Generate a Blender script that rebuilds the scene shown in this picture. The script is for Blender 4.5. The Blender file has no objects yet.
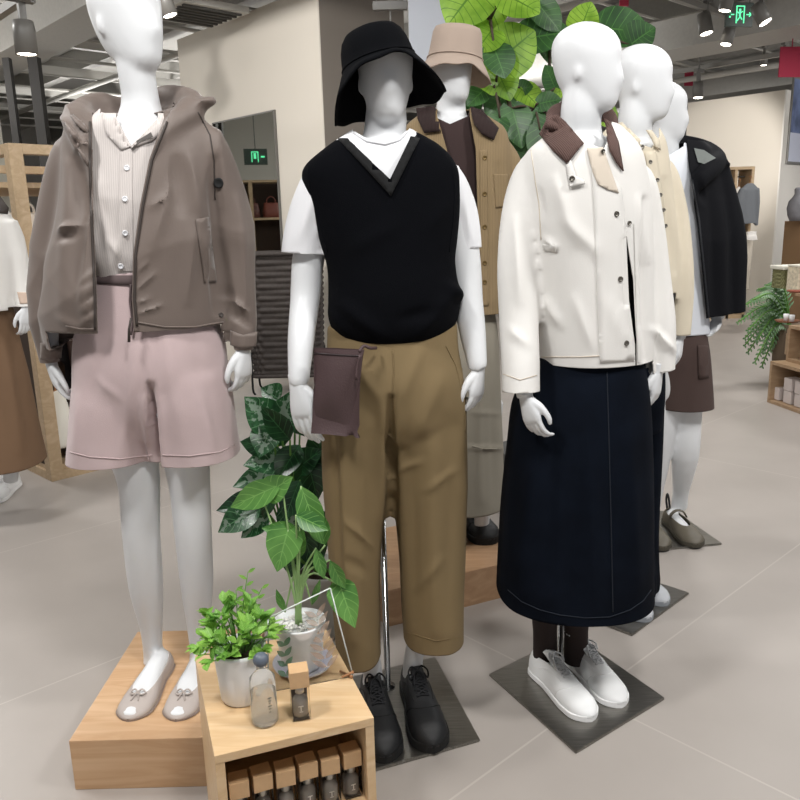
import bpy, bmesh, math, random
import numpy as np
from mathutils import Vector, Matrix, noise as mnoise
from mathutils.bvhtree import BVHTree
from mathutils.geometry import delaunay_2d_cdt
random.seed(7)
rng = np.random.default_rng(5)
PI = math.pi
SC = bpy.context.scene
COL = SC.collection

# ------------------------------------------------------------------ camera
F = 780.0; PITCH = math.atan(178/780); ROLL = math.radians(-1.5); CH = 1.36
fw = Vector((0, math.cos(PITCH), -math.sin(PITCH)))
xx = Vector((1, 0, 0)); uu = xx.cross(fw)
XR = xx*math.cos(ROLL) + uu*math.sin(ROLL)
UR = -xx*math.sin(ROLL) + uu*math.cos(ROLL)
CAMP = Vector((0, 0, CH))
cam = bpy.data.cameras.new('camera'); camo = bpy.data.objects.new('camera', cam)
COL.objects.link(camo); SC.camera = camo
cam.sensor_width = 36; cam.lens = F*36/800; cam.sensor_fit = 'HORIZONTAL'
M = Matrix.Identity(4)
for i in range(3):
    M[i][0] = XR[i]; M[i][1] = UR[i]; M[i][2] = -fw[i]; M[i][3] = CAMP[i]
camo.matrix_world = M
cam.clip_end = 200

def ray(px, py):
    return fw*F + XR*(px-400) - UR*(py-400)
def at(px, py, Y):
    """world point seen at a pixel and standing at depth Y"""
    v = ray(px, py); return CAMP + v*(Y/v.y)
def fl(px, py, z=0.0):
    v = ray(px, py); return CAMP + v*((z-CH)/v.z)
def projn(co):
    d = co - np.array(CAMP)
    k = d @ np.array(fw)
    return np.stack([400 + F*(d @ np.array(XR))/k, 400 - F*(d @ np.array(UR))/k], 1)
def ppm(Y): return F/Y           # pixels per metre, roughly

# ------------------------------------------------------------------ materials
MATS = {}
def srgb(h):
    if isinstance(h, str):
        h = h.lstrip('#'); c = [int(h[i:i+2], 16)/255 for i in (0, 2, 4)]
    else: c = list(h)
    return tuple((v/12.92 if v <= .04045 else ((v+.055)/1.055)**2.4) for v in c) + (1,)
def newmat(name):
    m = bpy.data.materials.new(name); m.use_nodes = True
    nt = m.node_tree; b = nt.nodes['Principled BSDF']
    return m, nt, b
def N(nt, typ, **kw):
    n = nt.nodes.new(typ)
    for k, v in kw.items():
        if k in n.inputs.keys() if hasattr(n.inputs, 'keys') else False: n.inputs[k].default_value = v
        else: setattr(n, k, v)
    return n
def ramp(nt, fac, stops):
    r = nt.nodes.new('ShaderNodeValToRGB')
    while len(r.color_ramp.elements) < len(stops): r.color_ramp.elements.new(.5)
    for e, (p, c) in zip(r.color_ramp.elements, stops): e.position = p; e.color = c
    nt.links.new(fac, r.inputs[0]); return r.outputs[0]
def mat(name, col, rough=.6, metal=0, noise=0, nscale=30, bump=0, bscale=200, spec=.5, coat=0, sheen=0, trans=0, ior=1.45, emit=0, alpha=1):
    if name in MATS: return MATS[name]
    m, nt, b = newmat(name)
    c = srgb(col)
    b.inputs['Base Color'].default_value = c
    b.inputs['Roughness'].default_value = rough
    b.inputs['Metallic'].default_value = metal
    b.inputs['Specular IOR Level'].default_value = spec
    b.inputs['IOR'].default_value = ior
    if coat: b.inputs['Coat Weight'].default_value = coat
    if sheen: b.inputs['Sheen Weight'].default_value = sheen; b.inputs['Sheen Roughness'].default_value = .5
    if trans: b.inputs['Transmission Weight'].default_value = trans
    if alpha < 1: b.inputs['Alpha'].default_value = alpha
    if emit:
        b.inputs['Emission Color'].default_value = c; b.inputs['Emission Strength'].default_value = emit
    tc = nt.nodes.new('ShaderNodeTexCoord')
    if noise:
        n = nt.nodes.new('ShaderNodeTexNoise'); n.inputs['Scale'].default_value = nscale; n.inputs['Detail'].default_value = 5
        nt.links.new(tc.outputs['Object'], n.inputs['Vector'])
        lo = tuple(max(0, v*(1-noise)) for v in c[:3])+(1,); hi = tuple(min(1, v*(1+noise)) for v in c[:3])+(1,)
        nt.links.new(ramp(nt, n.outputs['Fac'], [(.3, lo), (.7, hi)]), b.inputs['Base Color'])
    if bump:
        n = nt.nodes.new('ShaderNodeTexNoise'); n.inputs['Scale'].default_value = bscale; n.inputs['Detail'].default_value = 3
        nt.links.new(tc.outputs['Object'], n.inputs['Vector'])
        bp = nt.nodes.new('ShaderNodeBump'); bp.inputs['Strength'].default_value = bump; bp.inputs['Distance'].default_value = .003
        nt.links.new(n.outputs['Fac'], bp.inputs['Height']); nt.links.new(bp.outputs[0], b.inputs['Normal'])
    MATS[name] = m; return m
def wave_mat(name, col, scale, direction='X', amount=.35, bump=.6, rough=.9, rot=0.0, dist=0):
    """ribbed / corded fabric"""
    if name in MATS: return MATS[name]
    m, nt, b = newmat(name); c = srgb(col)
    b.inputs['Roughness'].default_value = rough
    tc = nt.nodes.new('ShaderNodeTexCoord'); mp = nt.nodes.new('ShaderNodeMapping'); mp.inputs['Rotation'].default_value = (0, rot, 0)
    nt.links.new(tc.outputs['Object'], mp.inputs['Vector'])
    w = nt.nodes.new('ShaderNodeTexWave'); w.bands_direction = direction; w.inputs['Scale'].default_value = scale; w.inputs['Distortion'].default_value = dist
    nt.links.new(mp.outputs[0], w.inputs['Vector'])
    lo = tuple(v*(1-amount) for v in c[:3])+(1,)
    nt.links.new(ramp(nt, w.outputs['Fac'], [(.1, lo), (.7, c)]), b.inputs['Base Color'])
    bp = nt.nodes.new('ShaderNodeBump'); bp.inputs['Strength'].default_value = bump; bp.inputs['Distance'].default_value = .002
    nt.links.new(w.outputs['Fac'], bp.inputs['Height']); nt.links.new(bp.outputs[0], b.inputs['Normal'])
    MATS[name] = m; return m
def wood_mat(name, c1, c2, rot=0.0, scale=3.0, rough=.45):
    if name in MATS: return MATS[name]
    m, nt, b = newmat(name)
    tc = nt.nodes.new('ShaderNodeTexCoord'); mp = nt.nodes.new('ShaderNodeMapping')
    mp.inputs['Rotation'].default_value = (0, 0, rot); mp.inputs['Scale'].default_value = (1, 9, 9)
    nt.links.new(tc.outputs['Object'], mp.inputs['Vector'])
    n = nt.nodes.new('ShaderNodeTexNoise'); n.inputs['Scale'].default_value = scale; n.inputs['Detail'].default_value = 8; n.inputs['Distortion'].default_value = 1.2
    nt.links.new(mp.outputs[0], n.inputs['Vector'])
    out = ramp(nt, n.outputs['Fac'], [(.3, srgb(c1)), (.55, srgb(c2)), (.75, srgb(c1))])
    nt.links.new(out, b.inputs['Base Color']); b.inputs['Roughness'].default_value = rough
    MATS[name] = m; return m

# ------------------------------------------------------------------ mesh helpers
def tomesh(bm, name='m', smooth=True):
    me = bpy.data.meshes.new(name); bm.to_mesh(me); bm.free()
    if smooth:
        for p in me.polygons: p.use_smooth = True
    return me
def link(name, me, m, parent=None, label=None, solid=0, off=-1):
    o = bpy.data.objects.new(name, me); COL.objects.link(o)
    if m is not None:
        ms = m if isinstance(m, (list, tuple)) else [m]
        if len(me.materials): me.materials.clear()
        for q in ms: me.materials.append(q)
    if parent is not None:
        o.parent = parent; o.matrix_parent_inverse = PINV.get(parent.name, Matrix.Identity(4))
    if label: o['label'] = label
    if solid:
        s = o.modifiers.new('s', 'SOLIDIFY'); s.thickness = solid; s.offset = off
    return o
PINV = {}
def thing(name, label, cat, loc=(0, 0, 0), group=None, rz=0):
    o = bpy.data.objects.new(name, None); COL.objects.link(o); o.location = loc; o.rotation_euler = (0, 0, rz)
    o['label'] = label; o['category'] = cat
    if group: o['group'] = group
    o.empty_display_size = .05
    PINV[o.name] = (Matrix.Translation(Vector(loc)) @ Matrix.Rotation(rz, 4, 'Z')).inverted()
    return o
def tag(o, label, cat, group=None, kind=None):
    if label: o['label'] = label
    if cat: o['category'] = cat
    if group: o['group'] = group
    if kind: o['kind'] = kind
    return o
def struct(name, me, m):
    o = link(name, me, m); o['kind'] = 'structure'; return o

def add_box(bm, c, s, rz=0, bev=0, R=None, mi=0):
    """box centred at c, full size s"""
    Rm = Matrix.Rotation(rz, 3, 'Z') if R is None else R
    vs = []
    for z in (-.5, .5):
        for x, y in ((-.5, -.5), (.5, -.5), (.5, .5), (-.5, .5)):
            vs.append(bm.verts.new(Vector(c) + Rm @ Vector((x*s[0], y*s[1], z*s[2]))))
    fs = [(3, 2, 1, 0), (4, 5, 6, 7), (0, 1, 5, 4), (1, 2, 6, 5), (2, 3, 7, 6), (3, 0, 4, 7)]
    faces = [bm.faces.new([vs[i] for i in f]) for f in fs]
    for f in faces: f.material_index = mi
    if bev:
        es = list({e for f in faces for e in f.edges})
        bmesh.ops.bevel(bm, geom=es, offset=bev, segments=2, affect='EDGES', profile=.7)
    return faces
def boxmesh(c, s, rz=0, bev=0, R=None):
    bm = bmesh.new(); add_box(bm, c, s, rz, bev, R); return tomesh(bm, smooth=False)
def add_rings(bm, rings, cap=True, mi=0):
    """rings: list of lists of Vectors, same count each"""
    vr = [[bm.verts.new(p) for p in r] for r in rings]
    n = len(vr[0])
    for a, b in zip(vr, vr[1:]):
        for i in range(n):
            f = bm.faces.new((a[i], a[(i+1) % n], b[(i+1) % n], b[i])); f.material_index = mi
    if cap:
        for r, flip in ((vr[0], True), (vr[-1], False)):
            c = sum((v.co for v in r), Vector())/n; cv = bm.verts.new(c)
            for i in range(n):
                t = (r[(i+1) % n], r[i], cv) if flip else (r[i], r[(i+1) % n], cv)
                f = bm.faces.new(t); f.material_index = mi
    return vr
def ell(c, a, b, n=40, e=2.0):
    out = []
    for i in range(n):
        t = 2*PI*i/n; ct, st = math.cos(t), math.sin(t)
        x = math.copysign(abs(ct)**(2/e), ct); y = math.copysign(abs(st)**(2/e), st)
        out.append(c + a*x + b*y)
    return out
def cr(pts, sub):
    """catmull-rom through rows of floats"""
    P = [np.array(p, float) for p in pts]
    P = [2*P[0]-P[1]] + P + [2*P[-1]-P[-2]]
    out = []
    for i in range(1, len(P)-2):
        for k in range(sub):
            t = k/sub
            out.append(.5*((2*P[i]) + (-P[i-1]+P[i+1])*t + (2*P[i-1]-5*P[i]+4*P[i+1]-P[i+2])*t*t + (-P[i-1]+3*P[i]-3*P[i+1]+P[i+2])*t**3))
    out.append(P[-2]); return out
def body_loft(bm, rows, Y0, yaw=0, n=48, sub=4, e=2.3):
    """rows: (py, pxLeft, pxRight, half depth in m, dY) stacked horizontal sections"""
    rows = [tuple(r)+(0,)*(5-len(r)) for r in rows]
    rings = []
    for py, l, r, b, dY in cr(rows, sub):
        Y = Y0+dY
        c = at((l+r)/2, py, Y); a = (at(r, py, Y)-at(l, py, Y)).length/2
        # rotated ellipse whose apparent half width stays a
        cy, sy = math.cos(yaw), math.sin(yaw)
        A = math.sqrt(max(a*a - (b*sy)**2, (a*.5)**2))/max(cy, .3) if yaw else a
        rings.append(ell(c, Vector((cy, sy, 0))*A, Vector((-sy, cy, 0))*b, n, e))
    rings = rings[::-1]
    add_rings(bm, rings)
def add_tube(bm, pts, rad, n=16, cap=True, ref=Vector((0, 1, 0)), flat=1.0, sub=0, mi=0):
    """pts: world points, rad: one radius each; flat scales the section along ref"""
    rows = [tuple(p)+(r,) for p, r in zip(pts, rad if hasattr(rad, '__len__') else [rad]*len(pts))]
    if sub: rows = cr(rows, sub)
    P = [Vector(r[:3]) for r in rows]; R = [float(r[3]) for r in rows]
    rings = []
    for i, p in enumerate(P):
        t = (P[min(i+1, len(P)-1)]-P[max(i-1, 0)]).normalized()
        rf = ref if abs(t.dot(ref)) < .95 else Vector((1, 0, 0))
        a = t.cross(rf).normalized(); b = t.cross(a).normalized()
        rings.append(ell(p, a*R[i], b*R[i]*flat, n))
    add_rings(bm, rings, cap, mi)
def ball(bm, c, r, seg=16, Rm=None):
    """r may be a vector (ellipsoid)"""
    s = Vector((r, r, r)) if not hasattr(r, '__len__') else Vector(r)
    m = Matrix.Translation(c) @ ((Rm or Matrix.Identity(3)).to_4x4()) @ Matrix.Diagonal((*s, 1))
    bmesh.ops.create_uvsphere(bm, u_segments=seg, v_segments=seg//2+2, radius=1, matrix=m)
def fuse(bm, voxel=.007, smooth=8, fac=.5):
    """union of overlapping closed shells as ONE continuous skin"""
    bmesh.ops.recalc_face_normals(bm, faces=bm.faces)
    me = bpy.data.meshes.new('t'); bm.to_mesh(me); bm.free()
    o = bpy.data.objects.new('t', me); COL.objects.link(o)
    r = o.modifiers.new('r', 'REMESH'); r.mode = 'VOXEL'; r.voxel_size = voxel; r.use_smooth_shade = True
    s = o.modifiers.new('s', 'SMOOTH'); s.factor = fac; s.iterations = smooth
    dg = bpy.context.evaluated_depsgraph_get(); dg.update()
    out = bpy.data.meshes.new_from_object(o.evaluated_get(dg))
    bpy.data.objects.remove(o); bpy.data.meshes.remove(me)
    for p in out.polygons: p.use_smooth = True
    return out
def getco(me):
    a = np.empty(len(me.vertices)*3, np.float32); me.vertices.foreach_get('co', a); return a.reshape(-1, 3).astype(float)
def getno(me):
    a = np.empty(len(me.vertices)*3, np.float32); me.vertices.foreach_get('normal', a); return a.reshape(-1, 3).astype(float)
def setco(me, co):
    me.vertices.foreach_set('co', co.astype(np.float32).ravel()); me.update()
WR = 2.3
def wrinkle(me, amp=.004, freq=14, seed=0, stretch=(1, 1, .45)):
    """soft cloth waves: a few warped sine ridges"""
    co = getco(me); no = getno(me); r = np.random.default_rng(seed)
    d = np.zeros(len(co)); p = co*np.array(stretch)
    for k in range(6):
        v = r.normal(size=3); v /= np.linalg.norm(v); f = freq*(.6+.9*r.random())
        w = r.normal(size=3)*freq*.4
        ph = p@v*f + 1.3*np.sin(p@w + r.random()*6) + r.random()*6
        d += (1-np.abs(np.sin(ph/2)))**2 * 1.6 - .6
    setco(me, co + no*(d*amp*WR/3)[:, None])
FS = 1.0
def folds(me, segs, Y):
    """segs: (x0,y0,x1,y1,width_px,height_m) ridges (+) or creases (-) drawn where the cloth shows them"""
    co = getco(me); no = getno(me); px = projn(co)
    d = np.zeros(len(co))
    for x0, y0, x1, y1, w, h in segs:
        a = np.array([x0, y0], float); b = np.array([x1, y1], float); ab = b-a
        t = np.clip(((px-a)@ab)/(ab@ab), 0, 1); q = a+t[:, None]*ab
        dist = np.linalg.norm(px-q, axis=1)
        d += FS*h*np.exp(-(dist/w)**2)*np.sin(np.clip(t*.9+.05, 0, 1)*PI)**.5
    front = np.clip(-no[:, 1]*2+.4, 0, 1)
    setco(me, co + no*(d*front)[:, None])
def cut(me, poly, y0=-99, y1=99, snap=None):
    """open a garment along clean lines inside a polygon, between two depths"""
    bm = bmesh.new(); bm.from_mesh(me)
    pts = np.array(poly, float); mn = pts.min(0)-12; mx = pts.max(0)+12
    n = len(poly)
    for i in range(n):
        a, b = poly[i], poly[(i+1) % n]
        ra, rb = ray(*a), ray(*b)
        nrm = ra.cross(rb).normalized()
        co = np.array([v.co[:] for v in bm.verts]); px = projn(co)
        lo = np.minimum(a, b)-np.array([9, 9]); hi = np.maximum(a, b)+np.array([9, 9])
        ok = ((px > lo) & (px < hi)).all(1) & (co[:, 1] > y0) & (co[:, 1] < y1)
        bm.verts.ensure_lookup_table()
        fs = set()
        for j in np.nonzero(ok)[0]:
            fs.update(bm.verts[j].link_faces)
        fs = list(fs)
        if not fs: continue
        es = list({e for f in fs for e in f.edges}); vs = list({v for f in fs for v in f.verts})
        bmesh.ops.bisect_plane(bm, geom=fs+es+vs, dist=1e-6, plane_co=CAMP, plane_no=nrm)
    bm.faces.ensure_lookup_table()
    ce = np.array([f.calc_center_median()[:] for f in bm.faces]); px = projn(ce)
    ins = np.zeros(len(ce), bool); x, y = px[:, 0], px[:, 1]
    for i in range(n):
        (xa, ya), (xb, yb) = poly[i], poly[(i+1) % n]
        if ya == yb: continue
        c = ((ya > y) != (yb > y)) & (x < (xb-xa)*(y-ya)/(yb-ya)+xa); ins ^= c
    ins &= (ce[:, 1] > y0) & (ce[:, 1] < y1)
    bmesh.ops.delete(bm, geom=[bm.faces[j] for j in np.nonzero(ins)[0]], context='FACES')
    bm.to_mesh(me); bm.free()
    for p in me.polygons: p.use_smooth = True
    me.update(); return me
def cutplane(me, co, no, rad=99, ctr=None):
    """drop everything on the +no side of a plane (within rad of ctr)"""
    bm = bmesh.new(); bm.from_mesh(me); co = Vector(co); no = Vector(no).normalized(); ctr = Vector(ctr) if ctr is not None else co
    fs = [f for f in bm.faces if (f.calc_center_median()-ctr).length < rad]
    es = list({e for f in fs for e in f.edges}); vs = list({v for f in fs for v in f.verts})
    bmesh.ops.bisect_plane(bm, geom=fs+es+vs, dist=1e-6, plane_co=co, plane_no=no)
    dele = [f for f in bm.faces if (f.calc_center_median()-ctr).length < rad and (f.calc_center_median()-co).dot(no) > 0]
    bmesh.ops.delete(bm, geom=dele, context='FACES')
    bm.to_mesh(me); bm.free()
    for p in me.polygons: p.use_smooth = True
    me.update(); return me
def bvh(me):
    return BVHTree.FromPolygons([v.co.copy() for v in me.vertices], [tuple(p.vertices) for p in me.polygons])
def hit(tree, px, py, default=None):
    d = ray(px, py).normalized(); h = tree.ray_cast(CAMP, d)
    if h[0] is None:
        return default
    return h[0]
def patch(tree, poly, off=.004, step=5, Y=2.0, thick=.002, bulge=0):
    """cloth piece lying on a garment: outline in the picture, depth from the garment under it"""
    pts = [Vector(p) for p in poly]; out = []
    n = len(pts); edges = []
    for i in range(n):
        a, b = pts[i], pts[(i+1) % n]; k = max(1, int((b-a).length/step))
        for j in range(k): out.append(a.lerp(b, j/k))
    nb = len(out); edges = [(i, (i+1) % nb) for i in range(nb)]
    mnx = min(p.x for p in pts); mxx = max(p.x for p in pts); mny = min(p.y for p in pts); mxy = max(p.y for p in pts)
    y = mny+step*.5
    def inside(q):
        c = False
        for i in range(n):
            a, b = pts[i], pts[(i+1) % n]
            if (a.y > q.y) != (b.y > q.y) and q.x < (b.x-a.x)*(q.y-a.y)/(b.y-a.y)+a.x: c = not c
        return c
    while y < mxy:
        x = mnx+step*.5
        while x < mxx:
            q = Vector((x, y))
            if inside(q) and min((q-o).length for o in out[:nb]) > step*.45: out.append(q)
            x += step
        y += step
    v2, e2, f2, *_ = delaunay_2d_cdt(out, edges, [list(range(nb))], 1, 1e-5)
    hits = [hit(tree, v.x, v.y) for v in v2]
    good = [(v, h) for v, h in zip(v2, hits) if h is not None]
    bm = bmesh.new(); vs = []
    for v, h in zip(v2, hits):
        if h is None:
            if good:
                g = min(good, key=lambda q: (q[0]-v).length_squared)[1]; h = at(v.x, v.y, g.y)
            else: h = at(v.x, v.y, Y)
        bb = 0
        if bulge: bb = bulge*min(1, min((v-o).length for o in out[:nb])/(step*1.5))
        vs.append(bm.verts.new(h - ray(v.x, v.y).normalized()*(off+bb)))
    for f in f2: bm.faces.new([vs[i] for i in f])
    bmesh.ops.recalc_face_normals(bm, faces=bm.faces)
    # face the camera
    s = sum((f.normal.dot(CAMP-f.calc_center_median()) for f in bm.faces), 0)
    if s < 0: bmesh.ops.reverse_faces(bm, faces=bm.faces)
    return tomesh(bm)
def seam(tree, pts, r=.0015, off=.001, n=6, step=4):
    """thin cord or seam following a garment"""
    bm = bmesh.new(); P = []
    for (x0, y0), (x1, y1) in zip(pts, pts[1:]):
        k = max(1, int(math.hypot(x1-x0, y1-y0)/step))
        for j in range(k): P.append((x0+(x1-x0)*j/k, y0+(y1-y0)*j/k))
    P.append(pts[-1]); H = [(p, hit(tree, *p)) for p in P]; H = [q for q in H if q[1] is not None]
    ys = sorted(q[1].y for q in H); md = ys[len(ys)//3] if ys else 0
    W = [h - ray(*p).normalized()*off for p, h in H if abs(h.y-md) < .10]
    if len(W) > 1: add_tube(bm, W, r, n)
    return tomesh(bm)
def button(tree, px, py, r=.008, t=.003, rim=True):
    h = hit(tree, px, py) or at(px, py, 2)
    d = tree.ray_cast(CAMP, ray(px, py).normalized())
    nn = d[1] if d[1] is not None else Vector((0, -1, 0))
    if nn.dot(ray(px, py)) > 0: nn = -nn
    nn = (nn*.6 - ray(px, py).normalized()*.6).normalized()
    a = nn.orthogonal().normalized(); b = nn.cross(a)
    bm = bmesh.new()
    prof = [(r, 0), (r, t*.7), (r*.85, t), (r*.6, t*.75), (r*.05, t*.7)]
    add_rings(bm, [ell(h+nn*z, a*q, b*q, 20) for q, z in prof])
    return tomesh(bm)
def lathe(bm, prof, c, n=48, mi=0, cap=True, axis=None):
    c = Vector(c); add_rings(bm, [ell(c+Vector((0, 0, z)), Vector((r, 0, 0)), Vector((0, r, 0)), n) for r, z in prof], cap, mi)
def copy_tree(o, parent=None):
    c = o.copy(); COL.objects.link(c); mi_ = o.matrix_parent_inverse.copy(); c.parent = parent; c.matrix_parent_inverse = mi_
    for ch in [q for q in bpy.data.objects if q.parent == o]: copy_tree(ch, c)
    return c
# ------------------------------------------------------------------ figure pieces
M_BODY = mat('mannequin_white', '#dcdee0', rough=.38, spec=.4)
def head_shape(bm, base, yaw, H=.235, pitch=0.0, scale=1.0):
    """base: chin-level point on the neck axis; +x of the head is its front. abstract face: flat brow, faint nose and chin"""
    Rm = Matrix.Rotation(yaw, 3, 'Z') @ Matrix.Rotation(pitch, 3, 'Y'); scale *= .87
    rows = [(-.02, .030, .020, .018), (.0, .032, .040, .032), (.08, .026, .062, .045), (.2, .014, .079, .056), (.34, .004, .090, .065), (.5, -.003, .097, .072),
            (.64, -.008, .099, .076), (.78, -.012, .094, .073), (.89, -.014, .075, .059), (.96, -.015, .048, .040), (1.0, -.015, .018, .016)]
    rings = []
    for t, c, d, w in cr(rows, 4):
        nose = .010*math.exp(-((t-.34)/.10)**2); brow = -.004*math.exp(-((t-.55)/.08)**2)
        ring = []
        for i in range(44):
            a = 2*PI*i/44; x = math.cos(a); y = math.sin(a)
            X = c + d*x + (nose+brow)*max(0, x)**10; Yv = w*y*(1-.10*max(0, x))
            if x > 0: X = c + (X-c)*(1-.05*(1-abs(y))*0)
            ring.append(base + Rm @ (Vector((X, Yv, t*H))*scale))
        rings.append(ring)
    add_rings(bm, rings)
    for s in (-1, 1):
        ball(bm, base + Rm @ (Vector((-.012, s*.071, H*.40))*scale), Vector((.012, .005, .022))*scale, 14, Rm)
def hand_mesh(wrist, down, thumb, size=1.0, curl=1.0, spread=.35, mir=False):
    """wrist: centre of the wrist cut; down: along the hand; thumb: side of the thumb"""
    L = Vector(down).normalized(); W = Vector(thumb); W = (W-L*W.dot(L)).normalized(); Nn = L.cross(W)
    if mir: Nn = -Nn
    P = lambda l, w, n: Vector(wrist)+(L*l+W*w+Nn*n)*size
    bm = bmesh.new()
    rings = []
    for l, w, hw, hn, c in cr([(-.03, 0, .0245, .0215, 0), (0, 0, .0245, .020, 0), (.03, .002, .031, .0185, 0), (.06, .003, .037, .0165, 0), (.083, .002, .038, .0135, .001), (.094, .0, .034, .010, .003)], 3):
        rings.append(ell(P(l, w, c), W*hw*size, Nn*hn*size, 24, 2.5))
    add_rings(bm, rings)
    for w0, ln, fan, cu in ((.0285, .079, .10, .8), (.0105, .088, .02, .9), (-.008, .083, -.05, 1.0), (-.0255, .066, -.13, 1.15)):
        p = Vector((.078, w0, .001)); ang = .12*curl*cu; pts = [p.copy()]; d = fan*spread
        for k, (fr, bend) in enumerate(((.30, .0), (.36, .22), (.26, .38), (.20, .30))):
            ang += bend*curl*cu
            p = p + Vector((math.cos(ang)*math.cos(d), math.sin(d)*math.cos(ang), math.sin(ang)))*ln*(fr+.02)
            pts.append(p.copy())
        add_tube(bm, [P(*q) for q in pts], [.0098*size, .0093*size, .0086*size, .0076*size, .0058*size], 12, sub=3, ref=Nn)
        ball(bm, P(*pts[-1]), .0062*size, 10)
    tp = [Vector((.018, .018, .002)), Vector((.040, .038, .010)), Vector((.066, .052, .017)), Vector((.088, .056, .022)), Vector((.104, .053, .025))]
    add_tube(bm, [P(*q) for q in tp], [.016*size, .0145*size, .0112*size, .0098*size, .0072*size], 12, sub=3, ref=Nn)
    ball(bm, P(*tp[-1]), .0075*size, 10)
    return fuse(bm, .0028, 4, .45)
def foot_prof(kind):
    # s: 0 heel .. 1 toe ; half width and dome height
    W = [(0, .018), (.06, .029), (.16, .033), (.35, .032), (.55, .040), (.70, .046), (.84, .045), (.93, .041), (1, .034)]
    Hh = {'flat': [(0, .045), (.1, .056), (.3, .062), (.5, .050), (.65, .036), (.8, .028), (.93, .021), (1, .010)],
          'sneaker': [(0, .066), (.08, .078), (.2, .083), (.35, .092), (.5, .078), (.65, .058), (.8, .046), (.92, .036), (1, .016)],
          'derby': [(0, .062), (.08, .075), (.2, .080), (.35, .092), (.5, .080), (.65, .060), (.8, .052), (.92, .042), (1, .018)]}[kind]
    return W, Hh
def interp(tab, s): 
    return float(np.interp(s, [t[0] for t in tab], [t[1] for t in tab]))
def smooth_tab(tab, s, w=.05):
    return sum(interp(tab, min(1, max(0, s+d)))*k for d, k in ((-w, .25), (0, .5), (w, .25)))
def shoe_frame(heel, toe):
    heel = Vector(heel); toe = Vector(toe); d = (toe-heel); Ln = d.length; X = d.normalized(); Yv = Vector((0, 0, 1)).cross(X)
    return lambda x, y, z: heel + X*(x*Ln) + Yv*y + Vector((0, 0, z))
def end_round(s):
    a = max(0, 1-(1-s/.07)**2)**.5 if s < .07 else 1; b = max(0, 1-((s-.84)/.16)**2)**.5 if s > .84 else 1
    return max(.0, a*b)
def shoe_upper(fr, kind, t, s0, s1, k, wid=1.0, hs=1.0, inner=0.0):
    """open-topped upper: the throat runs from s0 to s1 and spans k of the width"""
    W, Hh = foot_prof(kind); bm = bmesh.new(); rows = []
    S = [0, .004, .012, .025, .04] + [.05+.9*i/54 for i in range(55)] + [.965, .978, .988, .996, 1.0]
    nu = 14
    for s in S:
        w = (smooth_tab(W, s, .03)*wid-inner)*max(.06, end_round(s)); h = (smooth_tab(Hh, s)*hs-inner)*max(.35, end_round(s)**.6)
        th = PI/2
        if s0 < s < s1:
            q = (s-s0)/(s1-s0); fr_ = k*(math.sin(PI*q**.75))**.45; th = math.acos(min(.97, fr_))
        for side in (1, -1):
            row = []
            for i in range(nu+1):
                a = th*i/nu; ca, sa = math.cos(a), math.sin(a)
                row.append(bm.verts.new(fr(s, side*w*(ca**.85 if ca > 0 else 0), t+h*sa**.75)))
            rows.append(row)
    for j in range(0, len(rows)-2, 2):
        for side in (0, 1):
            A, B = rows[j+side], rows[j+2+side]
            for i in range(nu):
                f = (A[i], A[i+1], B[i+1], B[i]) if side else (A[i], B[i], B[i+1], A[i+1])
                bm.faces.new(f)
    bmesh.ops.remove_doubles(bm, verts=bm.verts, dist=.0006)
    bmesh.ops.recalc_face_normals(bm, faces=bm.faces)
    return tomesh(bm)
def shoe_sole(fr, t, wid=1.0, grow=.003, taper=.0):
    W, _ = foot_prof('flat'); bm = bmesh.new(); rings = []
    S = [i/60 for i in range(61)]
    for z, g in ((0, grow-.003), (.003, grow), (t-.002, grow), (t, grow-.002)):
        out = [fr(-g*2 if False else s, (smooth_tab(W, s, .03)*wid+g)*max(.05, end_round(s)), z) for s in S]
        out += [fr(s, -(smooth_tab(W, s, .03)*wid+g)*max(.05, end_round(s)), z) for s in S[::-1]]
        rings.append(out)
    add_rings(bm, rings); return tomesh(bm, smooth=False)
def foot_solid(bm, fr, t=.006, wid=.88, hs=.9, ankle=None, kind='flat'):
    W, Hh = foot_prof(kind); rings = []
    for s in [.02, .05, .1, .18, .26, .34, .42, .5, .58, .66, .74, .82, .89, .95, .985]:
        w = smooth_tab(W, s)*wid*max(.2, end_round(s)); h = smooth_tab(Hh, s)*hs
        rings.append([fr(s, w*math.cos(a), t+h*.45+h*.5*math.sin(a)) for a in [2*PI*i/20 for i in range(20)]])
    add_rings(bm, rings)
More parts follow.
